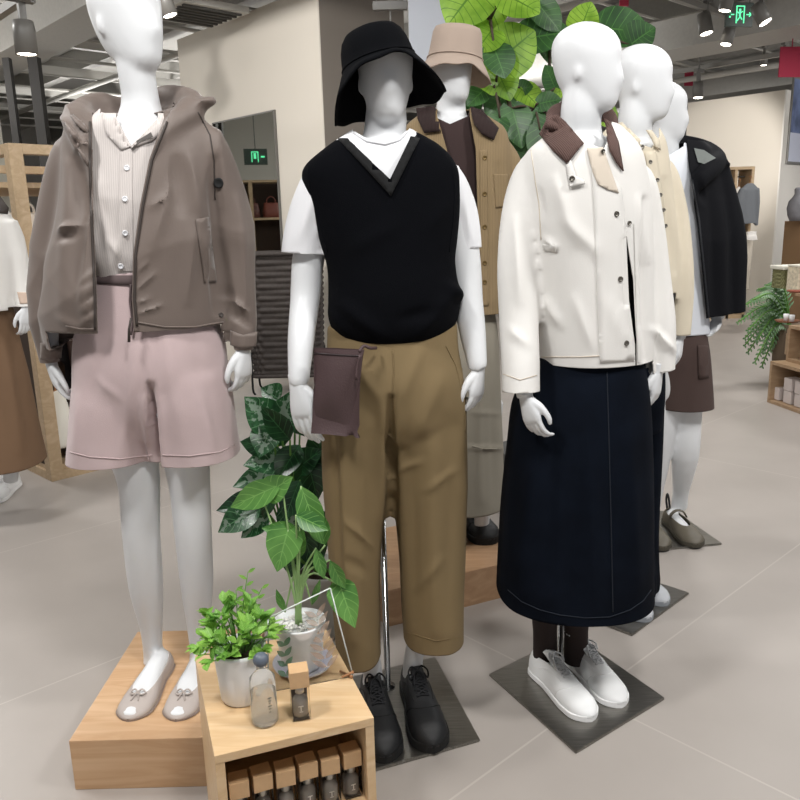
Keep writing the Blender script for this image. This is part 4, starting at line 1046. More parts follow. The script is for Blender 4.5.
me = garment(bm, .009, 5); wrinkle(me, .006, 14, 62); hemcut(me, at(0, 309, Y0_).z, -3, at(17, 309, Y0_).x, Y0_); cutplane(me, at(26, 306, Y0_-.02), (0, 0, -1), .08)
j0 = link('jacket', me, M_JWHITE, m0, 'white jacket', solid=.004); T = bvh(me)
link('collar', patch(T, [(-12, 192), (0, 196), (9, 208), (8, 214), (-6, 212), (-16, 205)], .012, 4, bulge=.006), M_TAUPE_D, j0, 'dark collar', solid=.004)
link('cuff', patch(T, [(17, 292), (20, 304), (33, 303), (35, 293)], .003, 3), mat('beige_cuff', '#c9b3a3', rough=.9), j0, 'beige turned cuff', solid=.003)
sneaker(m0, hG, tG, M_WSHOE, M_WSOLE, M_WSOLE, 'sneaker', 'white lace-up sneaker', .02, 'sneaker', .62, 1.05, .95, 1)
sneaker(m0, hG+Vector((-.25, .02, 0)), tG+Vector((-.3, .0, 0)), M_WSHOE, M_WSOLE, M_WSOLE, 'sneaker', 'white lace-up sneaker', .02, 'sneaker', .62, 1.05, .95, 1)
# ================================================================== plinths and the small table
M_OAK = wood_mat('oak_plinth', '#d2b08c', '#c09a74', 0, 2.2)
M_OAK_F = wood_mat('oak_table', '#dcc09a', '#cfae84', math.radians(19), 3.0)
M_OAK_L = wood_mat('oak_shelving', '#c2aa8c', '#b09878', .7, 2.0)
def top_thing(name, me, m, label, cat, group=None, solid=0):
    o = link(name, me, m); tag(o, label, cat, group)
    if solid:
        s = o.modifiers.new('s', 'SOLIDIFY'); s.thickness = solid; s.offset = -1
    return o
top_thing('display_plinth', boxmesh((-.6375, 1.9475, PZ/2), (.395, .525, PZ), bev=.003), M_OAK, 'low oak plinth under the mannequin in pink shorts', 'plinth')
R6 = math.radians(24.6)
q0 = Vector((.234, 2.583, 0)); u6 = Vector((math.cos(R6), math.sin(R6), 0)); v6 = Vector((-math.sin(R6), math.cos(R6), 0))
cc = q0 + u6*-.02 + v6*.26
top_thing('display_plinth', boxmesh((cc.x, cc.y, PZ6/2), (.62, .52, PZ6), rz=R6, bev=.003), wood_mat('oak_rear', '#bd9a78', '#a88463', R6, 2.2), 'low oak plinth behind, under the mannequin in the beige hat', 'plinth')

TH = .40; ta = math.radians(19.5)
tb = thing('display_table', 'small open-front oak table holding potted plants in the foreground', 'table', (-.2155, 1.321, 0), rz=ta)
TM = Matrix.Translation((-.2155, 1.321, 0)) @ Matrix.Rotation(ta, 4, 'Z')
def tw(x, y, z): return TM @ Vector((x, y, z))
Rz = lambda: ta
def tbox(x, y, z, sx, sy, sz, bev=.0015):
    bm = bmesh.new(); p = tw(x, y, z); add_box(bm, p, (sx, sy, sz), ta, bev); return tomesh(bm, smooth=False)
TD = .375; TW = .312; SHZ = .205
link('table_top', tbox(0, TD/2, TH-.009, TW, TD, .018), M_OAK_F, tb)
for s in (-1, 1): link('side_panel', tbox(s*(TW/2-.009), TD/2, (TH-.018)/2, .018, TD-.002, TH-.018), M_OAK_F, tb)
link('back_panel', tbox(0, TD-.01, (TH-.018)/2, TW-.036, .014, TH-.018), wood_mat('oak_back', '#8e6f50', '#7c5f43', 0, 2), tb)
link('shelf', tbox(0, TD/2-.005, SHZ-.008, TW-.036, TD-.03, .016), M_OAK_F, tb)
link('shelf', tbox(0, TD/2-.005, .02, TW-.036, TD-.03, .016), M_OAK_F, tb)

# scent boxes: kraft lid on a clear box with a small bottle inside
M_KRAFT = mat('kraft_card', '#c9a57c', rough=.8, noise=.05, nscale=60)
M_CLEAR = mat('clear_plastic', '#f2efe9', rough=.04, trans=1, ior=1.08)
M_GLASS = mat('smoky_glass', '#cfcac2', rough=.03, trans=1, ior=1.4)
M_CARD = mat('dark_card', '#6a6058', rough=.6)
M_PRINT = mat('pale_print', '#e8e4dc', rough=.6)
def scent_box(p, rz, label, group, name='boxed_scent'):
    t = thing(name, label, 'boxed bottle', p, group, rz)
    p = Vector(p); R3 = Matrix.Rotation(rz, 3, 'Z'); w = .038; hh = .075
    bm = bmesh.new(); add_box(bm, p+Vector((0, 0, hh+.016)), (w, w, .035), rz, .001); link('kraft_lid', tomesh(bm, smooth=False), M_KRAFT, t)
    bm = bmesh.new(); add_box(bm, p+Vector((0, 0, hh/2+.001)), (w-.001, w-.001, hh-.004), rz); link('clear_sleeve', tomesh(bm, smooth=False), M_CLEAR, t)
    bm = bmesh.new(); add_box(bm, p+R3 @ Vector((0, w/2-.003, hh/2+.001)), (w-.006, .002, hh-.008), rz); add_box(bm, p+Vector((0, 0, .003)), (w-.006, w-.006, .003), rz); link('card_insert', tomesh(bm, smooth=False), M_CARD, t)
    bm = bmesh.new(); lathe(bm, [(.004, .005), (.0145, .006), (.0155, .012), (.0155, .040), (.013, .047), (.007, .051), (.0065, .056)], p, 24)
    g = link('glass_bottle', tomesh(bm), mat('bottle_tint', '#8c8782', rough=.15, spec=.8), t)
    bm = bmesh.new(); lathe(bm, [(.0085, .055), (.009, .056), (.009, .068), (.0075, .070)], p, 20); link('cap', tomesh(bm), mat('silver_cap', '#b8b5b0', rough=.3, metal=.7), g)
    bm = bmesh.new()
    for bx, bz, sx, sz in ((0, .032, .010, .002), (0, .027, .002, .010), (0, .020, .007, .0015)):
        add_box(bm, p+R3 @ Vector((bx, -.0160, bz)), (sx, .0006, sz), rz)
    link('label_print', tomesh(bm, smooth=False), M_PRINT, g)
    return t
pb = fl(301, 716, TH); sb = scent_box((pb.x, pb.y, TH), ta-.12, 'single boxed scent bottle with kraft lid standing on the table top', None)
ords = ['leftmost', 'second from left', 'third from left', 'third from right', 'second from right', 'rightmost']
for i, o_ in enumerate(ords):
    q = tw(-.113+.0455*i, .040+.004*(i % 2), SHZ)
    base = sb if False else None
    c = sb.copy(); COL.objects.link(c); c.location = q; c.rotation_euler = (0, 0, ta+(.05 if i % 2 else -.04))
    c['label'] = 'kraft-lidded scent box inside the table shelf, %s of the row' % o_; c['group'] = 'scent boxes in the table shelf'
    for ch in [x for x in bpy.data.objects if x.parent == sb]:
        d = ch.copy(); COL.objects.link(d); d.parent = c; d.matrix_parent_inverse = PINV[sb.name]
        for g_ in [x for x in bpy.data.objects if x.parent == ch]:
            e = g_.copy(); COL.objects.link(e); e.parent = d

# glass bottle with round stopper
pb = fl(264, 726, TH)
bt = thing('glass_bottle', 'clear glass bottle with slate-grey round stopper on the small table', 'bottle', (pb.x, pb.y+.015, TH)); c_ = Vector((pb.x, pb.y+.015, TH))
bm = bmesh.new(); lathe(bm, [(.004, .001), (.022, .001), (.0265, .005), (.027, .012), (.0255, .075), (.0245, .098), (.016, .108), (.010, .112), (.010, .124)], c_, 36)
link('bottle_glass', tomesh(bm), mat('clear_glass', '#fbfcfb', rough=.10, trans=.85, ior=1.06), bt)
bm = bmesh.new(); lathe(bm, [(.004, .004), (.0225, .006), (.0235, .012), (.0225, .070), (.004, .071)], c_, 32)
link('liquid', tomesh(bm), mat('pale_liquid', '#f7f5ee', rough=.12, trans=.8, ior=1.03), bt)
bm = bmesh.new(); ball(bm, c_+Vector((0, 0, .136)), (.0155, .0155, .0145), 24); link('stopper', tomesh(bm), mat('slate_stopper', '#5c6470', rough=.4), bt, 'slate-grey round stopper')
bm = bmesh.new()
for k, zz in enumerate((.036, .043, .049, .055, .060, .066)):
    add_box(bm, c_+Vector((.016, -.0225, zz)), (.004+.002*(k % 3), .0006, .0022), .6)
link('label_print', tomesh(bm, smooth=False), mat('grey_print', '#6f6f6a', rough=.6), bt)

# ------------------------------------------------------------------ plants
def leaf_mat(name, dark, light, vein, trans=.35, patchy=0, rough=.4, nv=6.0, bright=1.0):
    m, nt, b = newmat(name)
    uv = nt.nodes.new('ShaderNodeUVMap'); sep = nt.nodes.new('ShaderNodeSeparateXYZ'); nt.links.new(uv.outputs[0], sep.inputs[0])
    def mth(op, a, bb=None, v=None):
        n = nt.nodes.new('ShaderNodeMath'); n.operation = op
        if hasattr(a, 'links'): nt.links.new(a, n.inputs[0])
        else: n.inputs[0].default_value = a
        if bb is not None:
            if hasattr(bb, 'links'): nt.links.new(bb, n.inputs[1])
            else: n.inputs[1].default_value = bb
        return n.outputs[0]
    ax = mth('ABSOLUTE', mth('SUBTRACT', sep.outputs[0], .5))          # 0 midrib .. .5 edge
    k = mth('FRACT', mth('SUBTRACT', mth('MULTIPLY', sep.outputs[1], nv), mth('MULTIPLY', ax, 3.0)))
    side = mth('LESS_THAN', mth('ABSOLUTE', mth('SUBTRACT', k, .5)), .05)
    mid = mth('LESS_THAN', ax, .018)
    v = mth('MAXIMUM', side, mid)
    n = nt.nodes.new('ShaderNodeTexNoise'); tc = nt.nodes.new('ShaderNodeTexCoord'); nt.links.new(tc.outputs['Object'], n.inputs['Vector']); n.inputs['Scale'].default_value = 14 if not patchy else 55; n.inputs['Detail'].default_value = 4
    base = ramp(nt, n.outputs['Fac'], [(.35, srgb(dark)), (.65, srgb(light))])
    mx = nt.nodes.new('ShaderNodeMix'); mx.data_type = 'RGBA'; nt.links.new(v, mx.inputs['Factor']); nt.links.new(base, mx.inputs['A']); mx.inputs['B'].default_value = srgb(vein)
    col = mx.outputs['Result']
    if patchy:
        f = mth('GREATER_THAN', mth('ADD', n.outputs['Fac'], mth('MULTIPLY', ax, -.55)), .44)
        m2_ = nt.nodes.new('ShaderNodeMix'); m2_.data_type = 'RGBA'; nt.links.new(f, m2_.inputs['Factor']); nt.links.new(col, m2_.inputs['A']); m2_.inputs['B'].default_value = srgb('#94ab99'); col = m2_.outputs['Result']
    nt.links.new(col, b.inputs['Base Color']); b.inputs['Roughness'].default_value = rough
    tr_ = nt.nodes.new('ShaderNodeBsdfTranslucent'); nt.links.new(col, tr_.inputs['Color'])
    ms = nt.nodes.new('ShaderNodeMixShader'); ms.inputs[0].default_value = trans
    nt.links.new(b.outputs[0], ms.inputs[1]); nt.links.new(tr_.outputs[0], ms.inputs[2]); nt.links.new(ms.outputs[0], nt.nodes['Material Output'].inputs[0])
    MATS[name] = m; return m
SHAPES = {'oval': [0, .55, .85, 1, .97, .85, .62, .33, .02], 'heart': [.35, .95, 1, .96, .86, .7, .5, .26, .02], 'round': [.45, .9, 1.0, 1.0, .97, .88, .7, .45, .05], 'lance': [0, .4, .75, .95, 1, .9, .68, .36, .02]}
def leaf(bm, base, tip, w, nrm=Vector((0, -1, .4)), shape='oval', droop=.1, fold=.2, wave=0.0, mi=0, lobe=0.0, ni=12, nj=8):
    base, tip = Vector(base), Vector(tip); d = tip-base; L = d.length; X = d.normalized()
    Nn = Vector(nrm); Nn = (Nn-X*Nn.dot(X)).normalized(); S = X.cross(Nn)
    uvl = bm.loops.layers.uv.verify(); tab = SHAPES[shape]; g = []
    for i in range(ni+1):
        t = i/ni; hw = float(np.interp(t*8, range(9), tab))*w/2; row = []
        for j in range(nj+1):
            s = -1+2*j/nj
            back = lobe*L*(abs(s)**1.3)*max(0, 1-t*2.2)
            p = base + X*(L*t - back) + S*(s*hw) + Nn*(fold*hw*abs(s)**1.2 - droop*L*(t**1.8)*1.0 + wave*L*math.sin(9*t+2*s)*abs(s))
            row.append((bm.verts.new(p), (.5+.5*s, t)))
        g.append(row)
    for i in range(ni):
        for j in range(nj):
            q = (g[i][j], g[i+1][j], g[i+1][j+1], g[i][j+1]); f = bm.faces.new([v for v, _ in q]); f.material_index = mi; f.smooth = True
            for lp, (_, u) in zip(f.loops, q): lp[uvl].uv = u
def leafp(bm, x0, y0, Ya, x1, y1, Yb, wpx, **k):
    leaf(bm, at(x0, y0, Ya), at(x1, y1, Yb), wpx*Ya/F, **k)

# small bushy plant in a white pot
M_LBUSH = leaf_mat('bright_bush_leaf', '#5d9a3a', '#9fcf5c', '#b0d878', .3, rough=.45)
M_STEM = mat('green_stem', '#5f8f3f', rough=.6); M_POTW = mat('white_ceramic', '#e9eaec', rough=.3, spec=.5)
pp = fl(240, 706, TH); c_ = Vector((pp.x, pp.y+.035, TH))
p1 = thing('potted_bush_plant', 'small bushy bright-green plant in a white pot at the left of the table', 'potted plant', c_)
bm = bmesh.new(); lathe(bm, [(.005, .001), (.042, .001), (.045, .006), (.049, .055), (.0535, .108), (.0545, .115), (.050, .115), (.047, .10), (.010, .098)], c_, 44); link('pot', tomesh(bm), M_POTW, p1)
bm = bmesh.new(); lathe(bm, [(.005, .100), (.045, .099), (.040, .103), (.005, .106)], c_, 30); link('soil', tomesh(bm), mat('dark_soil', '#3a2e24', rough=1), p1)
bm = bmesh.new(); bs = bmesh.new(); r = random.Random(11)
for k in range(46):
    a = r.random()*2*PI; el = r.uniform(.05, 1.25); rad = r.uniform(.055, .098)
    d = Vector((math.cos(a)*math.cos(el), math.sin(a)*math.cos(el), math.sin(el)*1.15)); e = c_+Vector((0, 0, .108))+d*rad
    add_tube(bs, [c_+Vector((d.x*.02, d.y*.02, .102)), c_+Vector((d.x*rad*.6, d.y*rad*.6, .104+d.z*rad*.7)), e], [.0016, .0014, .001], 6, sub=2)
    for m_ in range(6):
        aa = r.random()*2*PI; dd = (d*.9+Vector((math.cos(aa), math.sin(aa), r.uniform(-.2, .6)))).normalized()
        b0 = e - d*r.uniform(0, .025); leaf(bm, b0, b0+dd*r.uniform(.022, .034), r.uniform(.013, .019), nrm=Vector((0, 0, 1))+d*.5, shape='oval', fold=.3, droop=.12, ni=5, nj=4)
for k in range(5):     # thin sprigs reaching out of the crown
    tx, ty = ((236, 590), (262, 588), (248, 572), (205, 612), (200, 632))[k]
    e = at(tx, ty, c_.y+.03); b0 = c_+Vector((0, 0, .12)); add_tube(bs, [b0, b0.lerp(e, .5)+Vector((0, 0, .01)), e], [.0016, .0013, .0008], 6, sub=3)
    for m_ in range(7):
        p = b0.lerp(e, .45+.09*m_); s = -1 if m_ % 2 else 1; leaf(bm, p, p+Vector((s*.016, -.004, .012)), .007, nrm=Vector((0, -1, .5)), shape='lance', ni=4, nj=4)
link('foliage', tomesh(bm), M_LBUSH, p1); link('stems', tomesh(bs), M_STEM, p1)

# larger-leaved plant in a white pot on a saucer
pp = fl(302, 672, TH); c_ = Vector((pp.x, pp.y+.02, TH))
p2 = thing('potted_philodendron', 'leafy heart-leaved plant in a white pot with pebbles and saucer on the table', 'potted plant', c_)
bm = bmesh.new(); lathe(bm, [(.005, .001), (.045, .001), (.064, .010), (.067, .016), (.064, .016), (.044, .006), (.005, .006)], c_, 48); link('saucer', tomesh(bm), mat('lilac_grey_saucer', '#c9c8d4', rough=.3), p2, 'pale grey saucer')
c2 = c_+Vector((-.002, 0, .007))
bm = bmesh.new(); lathe(bm, [(.005, 0), (.042, 0), (.045, .005), (.051, .060), (.0565, .103), (.058, .108), (.0545, .108), (.052, .096), (.010, .092)], c2, 48); link('pot', tomesh(bm), M_POTW, p2)
bm = bmesh.new(); r = random.Random(4)
for k in range(150):
    a = r.random()*2*PI; q = .049*math.sqrt(r.random()); s = r.uniform(.003, .0055)
    ball(bm, c2+Vector((q*math.cos(a), q*math.sin(a), .096+r.uniform(0, .003))), (s, s*r.uniform(.6, 1), s*.7), 8, Matrix.Rotation(r.random()*3, 3, 'Z'))
pe = link('pebbles', tomesh(bm), mat('white_pebbles', '#dcdad6', rough=.6, noise=.15, nscale=90), p2); pe['kind'] = 'stuff'
M_LPHI = leaf_mat('philodendron_leaf', '#3c7034', '#67994c', '#7fb060', .25, rough=.35, nv=5)
yb = c_.y
LV = [(262, 497, .06, 290, 478, .02, 30, 'oval', .1), (282, 484, .04, 226, 508, .06, 30, 'oval', .15), (288, 530, .0, 276, 572, -.03, 40, 'heart', .1), (300, 534, .03, 262, 528, .02, 22, 'oval', .1),
      (301, 486, .02, 322, 545, -.01, 28, 'oval', .1), (296, 515, -.02, 328, 530, -.04, 22, 'oval', .1), (325, 545, .02, 312, 505, .02, 24, 'oval', .1), (316, 548, -.01, 324, 580, -.02, 14, 'lance', .1),
      (340, 585, .02, 354, 628, -.03, 34, 'heart', .1), (292, 560, .01, 303, 530, .0, 20, 'oval', .1), (330, 560, .01, 345, 590, -.0, 16, 'lance', .1), (285, 612, .0, 276, 590, -.01, 9, 'lance', .05), (312, 605, .0, 320, 580, -.02, 8, 'lance', .05)]
bm = bmesh.new(); bs = bmesh.new()
for x0, y0, d0, x1, y1, d1, w_, sh_, dr in LV:
    leafp(bm, x0, y0, yb+d0, x1, y1, yb+d1, w_, shape=sh_, droop=dr, fold=.25, lobe=.12 if sh_ == 'heart' else 0, nrm=Vector((.1*((x0*7) % 5-2), -1, .5)))
    add_tube(bs, [c2+Vector((.004*((x0) % 5-2), .003, .09)), at(298+(x0-298)*.25, 575, yb), at(x0, y0, yb+d0)], [.0032, .0026, .0018], 8, sub=5)
link('foliage', tomesh(bm), M_LPHI, p2); link('stems', tomesh(bs), mat('pale_stem', '#8fae72', rough=.5), p2)

# silver-patterned plant behind the table
M_LAGL = leaf_mat('silver_green_leaf', '#1f4a2c', '#3f7a4a', '#6f9f74', .15, patchy=1, rough=.3, nv=6)
M_LAGD = leaf_mat('dark_green_leaf', '#143420', '#2c5d35', '#3f7447', .15, rough=.3, nv=6)
c_ = Vector((-.27, 2.46, 0))
p3 = thing('potted_aglaonema', 'dark and silvery broad-leaved plant in a grey pot on the floor behind the table', 'potted plant', c_)
bm = bmesh.new(); lathe(bm, [(.01, .001), (.085, .001), (.09, .01), (.105, .20), (.11, .225), (.10, .225), (.095, .20), (.02, .195)], c_, 40); link('pot', tomesh(bm), mat('light_grey_pot', '#b9b8b2', rough=.5), p3)
bm = bmesh.new(); lathe(bm, [(.01, .197), (.095, .197), (.09, .204), (.01, .206)], c_, 30); link('soil', tomesh(bm), MATS['dark_soil'], p3)
yb = 2.44
LV = [(276, 430, 0, 248, 398, -.05, 40, 0), (282, 432, 0, 290, 392, -.03, 34, 0), (272, 425, -.03, 258, 455, -.1, 34, 0), (290, 460, 0, 246, 462, -.08, 34, 0), (284, 470, .0, 232, 484, -.05, 28, 0), (300, 445, -.02, 275, 478, -.12, 30, 1), (300, 430, .05, 312, 400, 0, 34, 1),
      (306, 455, 0, 318, 500, -.05, 36, 1), (296, 470, 0, 318, 450, -.06, 30, 1), (290, 440, -.06, 264, 410, -.13, 26, 1), (262, 505, 0, 216, 530, -.05, 34, 0), (270, 498, .02, 214, 508, .0, 28, 1), (270, 515, .0, 240, 536, -.05, 26, 0), (300, 480, -.05, 282, 520, -.1, 30, 1), (285, 500, 0, 296, 540, -.05, 28, 0),
      (310, 500, 0, 322, 560, -.04, 30, 1), (305, 490, .03, 330, 470, .02, 30, 1), (275, 450, .05, 240, 440, .05, 26, 1), (318, 470, 0, 322, 420, .0, 30, 1), (295, 410, .03, 308, 436, -.02, 30, 1), (300, 520, -.02, 314, 575, -.02, 26, 1), (285, 445, .06, 268, 420, .04, 34, 1), (290, 470, .06, 262, 476, .05, 34, 1), (300, 470, .06, 292, 505, .03, 34, 1), (312, 440, .08, 326, 460, .05, 34, 1), (318, 510, .05, 330, 545, .03, 30, 1), (280, 400, .05, 262, 388, .03, 28, 0), (296, 540, .04, 290, 580, .03, 28, 1), (272, 486, 0, 262, 520, -.03, 20, 1)]
b1 = bmesh.new(); bs = bmesh.new()
for x0, y0, d0, x1, y1, d1, w_, k in LV:
    leafp(b1, x0, y0, yb+d0, x1, y1, yb+d1, w_, shape='oval', droop=.18, fold=.3, wave=.01, mi=k, nrm=Vector((.2*((x0*3) % 5-2)/2, -1, .7)))
    add_tube(bs, [c_+Vector((.01*((x0) % 5-2), .0, .2)), at(296+(x0-296)*.3, 540, yb+.02), at(x0, y0, yb+d0)], [.006, .005, .003], 8, sub=5)
link('foliage', tomesh(b1), [M_LAGL, M_LAGD], p3); link('stems', tomesh(bs), M_STEM, p3)

# ficus with large leaves
M_FB = leaf_mat('ficus_backlit', '#7aa832', '#a2cc4c', '#5f8f2c', .5, rough=.4, nv=7)  # backlit leaves: light coming through them is put into the colour
M_FD = leaf_mat('ficus_shaded', '#2a4a2a', '#3d6634', '#4d7a3e', .12, rough=.4, nv=7)  # same leaves out of the backlight, painted darker
c_ = Vector((.60, 3.45, 0))
p4 = thing('potted_ficus', 'tall ficus with large bright heart-shaped leaves behind the row of mannequins', 'potted tree', c_)
bm = bmesh.new(); lathe(bm, [(.01, .001), (.13, .001), (.14, .01), (.16, .30), (.165, .33), (.15, .33), (.145, .30), (.02, .295)], c_, 40); link('pot', tomesh(bm), mat('charcoal_pot', '#4c4b49', rough=.6), p4)
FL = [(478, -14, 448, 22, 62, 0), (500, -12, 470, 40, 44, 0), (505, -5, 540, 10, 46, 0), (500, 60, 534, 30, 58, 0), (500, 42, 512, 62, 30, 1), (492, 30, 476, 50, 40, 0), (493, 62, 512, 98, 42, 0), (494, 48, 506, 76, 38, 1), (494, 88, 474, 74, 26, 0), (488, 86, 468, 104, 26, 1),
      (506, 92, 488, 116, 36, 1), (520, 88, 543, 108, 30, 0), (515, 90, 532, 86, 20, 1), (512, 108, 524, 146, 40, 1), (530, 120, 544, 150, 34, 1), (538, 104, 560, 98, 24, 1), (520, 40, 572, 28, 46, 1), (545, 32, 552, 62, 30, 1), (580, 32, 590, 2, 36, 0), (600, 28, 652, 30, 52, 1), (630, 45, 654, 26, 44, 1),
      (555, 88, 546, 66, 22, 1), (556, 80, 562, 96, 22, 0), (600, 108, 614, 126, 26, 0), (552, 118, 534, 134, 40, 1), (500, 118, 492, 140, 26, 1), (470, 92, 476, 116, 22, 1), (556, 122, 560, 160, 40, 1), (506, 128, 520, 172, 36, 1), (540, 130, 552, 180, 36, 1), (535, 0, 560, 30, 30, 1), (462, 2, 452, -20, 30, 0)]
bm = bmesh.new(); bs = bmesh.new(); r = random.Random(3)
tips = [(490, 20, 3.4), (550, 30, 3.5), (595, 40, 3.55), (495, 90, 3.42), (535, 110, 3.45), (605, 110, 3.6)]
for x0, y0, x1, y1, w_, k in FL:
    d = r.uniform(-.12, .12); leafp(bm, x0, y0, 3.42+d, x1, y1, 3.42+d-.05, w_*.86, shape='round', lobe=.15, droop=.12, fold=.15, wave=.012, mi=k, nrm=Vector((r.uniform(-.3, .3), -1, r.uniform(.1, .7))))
    tx, ty, tY = min(tips, key=lambda q: (q[0]-x0)**2+(q[1]-y0)**2)
    add_tube(bs, [at(tx, ty, tY), at((tx+x0)/2, (ty+y0)/2-3, 3.42+d), at(x0, y0, 3.42+d)], [.006, .005, .004], 8, sub=4)
for tx, ty, tY in tips:
    add_tube(bs, [c_+Vector((0, 0, .28)), c_+Vector((.0, 0, .9)), at(545+(tx-545)*.3, 200, 3.45), at(tx, ty, tY)], [.022, .02, .013, .006], 10, sub=6)
link('foliage', tomesh(bm), [M_FB, M_FD], p4); link('trunk', tomesh(bs), mat('ficus_bark', '#4a4034', rough=.9), p4)

# clear acrylic sign with a leaf print
bl_, br_, tr2, tl_ = fl(276, 690, TH), fl(354, 672, TH), None, None
yS = fl(300, 690, TH).y
A_ = at(272, 668, yS+.0); 
p_bl, p_br, p_tr, p_tl = fl(268, 692, TH), fl(353, 676, TH), at(330, 588, fl(353, 676, TH).y+.03), at(268, 618, fl(268, 692, TH).y+.03)
ac = thing('acrylic_sign', 'clear acrylic panel with a faint leaf print leaning in front of the white pot', 'sign', (p_bl+p_br)/2)
nn = (p_br-p_bl).cross(p_tl-p_bl).normalized()*.003
bm = bmesh.new(); f_ = [bm.verts.new(p) for p in (p_bl, p_br, p_tr, p_tl)]; k_ = [bm.verts.new(p+nn) for p in (p_bl, p_br, p_tr, p_tl)]
bm.faces.new(f_[::-1]); bm.faces.new(k_)
for i in range(4): bm.faces.new((f_[i], f_[(i+1) % 4], k_[(i+1) % 4], k_[i]))
bmesh.ops.recalc_face_normals(bm, faces=bm.faces)
link('acrylic_panel', tomesh(bm, smooth=False), mat('acrylic', '#fbfcfb', rough=.02, trans=1, ior=1.12), ac)
bm = bmesh.new()
for P, Q in ((p_tl, p_tr), (p_tr, p_br), (p_bl, p_tl)): add_tube(bm, [P+nn*.5, Q+nn*.5], .0016, 6)
link('polished_edge', tomesh(bm), mat('acrylic_edge', '#dfe6e2', rough=.15), ac)
bm = bmesh.new()
e1 = (p_br-p_bl); e2 = (p_tl-p_bl)
def onp(u, v, o=1.3): return p_bl+(p_br-p_bl)*u*(1-v)+(p_tr-p_tl)*u*v+e2*v+nn*o*(-1)
for k in range(7):
    v = .15+.10*k
    for s in (-1, 1): leaf(bm, onp(.72, v), onp(.72+s*.17, v+.12), .012, nrm=-nn, shape='oval', droop=0, fold=0, ni=6, nj=4)
link('leaf_print', tomesh(bm), mat('peach_print', '#e3c3ac', rough=.6, alpha=.55), ac, 'pale peach leaf print')
bm = bmesh.new()
for k in range(4):
    v = .15+.13*k
    for s in (-1, 1): leaf(bm, onp(.22, v), onp(.22+s*.10, v+.10), .012, nrm=-nn, shape='oval', droop=0, fold=0, ni=6, nj=4)
link('leaf_print', tomesh(bm), mat('green_print', '#5f8f6c', rough=.6, alpha=.8), ac, 'green leaf print')
# two small wooden clips
for k, (xa, ya, xb, yb2) in enumerate(((340, 671, 352, 677), (342, 677, 353, 672))):
    a_, b_ = fl(xa, ya, TH+.004+.006*k), fl(xb, yb2, TH+.004+.006*k); bm = bmesh.new(); add_tube(bm, [a_, a_.lerp(b_, .8), b_], [.0022, .0025, .004], 8)
    top_thing('wooden_peg', tomesh(bm), mat('peg_wood', '#a5764f', rough=.6), ('small wooden peg on the table beside the saucer, lower one', 'small wooden peg on the table beside the saucer, lying across the other')[k], 'peg', 'wooden pegs')
LIGHTS = [(-1.2, .6, 3.3, .45, 52, (0, .35, -1)), (.4, .2, 3.3, .45, 48, (0, .4, -1)), (1.9, 1.0, 3.3, .45, 50, (-.2, .35, -1)), (-2.6, 2.4, 3.3, .6, 50, (.2, .1, -1)), (3.2, 3.0, 3.3, .6, 50, (-.2, .1, -1)),
          (0, 4.3, 3.3, .6, 50, (0, .3, -1)), (2.2, 5.5, 3.3, .6, 50, (0, 0, -1)), (4.8, 6.5, 3.3, .8, 70, (0, .1, -1)), (-4, 5.5, 3.3, .8, 70, (0, .1, -1)), (-5.2, 8.5, 3.2, 1, 60, (0, 0, -1))]
SPOTS = [(at(698, 92, 10.2)+Vector((0, -.1, -.12)), at(716, 150, 11.6), 190, 62), ((1.5, 9, 3.2), (1.5, 12, 0), 150, 110), ((5.5, 9, 3.2), (5.5, 10, 0), 150, 110), ((-3, 11, 3.1), (-3, 14, .5), 120, 120), ((3, 15, 3.2), (3, 19, .8), 200, 130),
         ((-1.6, 4.6, 3.25), (-.9, 7.2, 2.3), 170, 100), ((6.2, 8.8, 3.2), (7.6, 13.2, 1.6), 150, 80), ((-5.5, 7, 3.2), (-5, 9.5, 1.5), 120, 110)]
WORLD = .6; EXPO = -0.05
CEILING_FILL = [(1.5, 10, 2.6, 60), (6.6, 9.4, 2.6, 50), (-2.5, 12, 2.4, 45), (3.5, 16, 2.6, 90), (-5, 7, 2.4, 60), (-4.5, 13, 2.5, 60)]  # added upward fill to brighten the ceiling, not fixtures of the shop
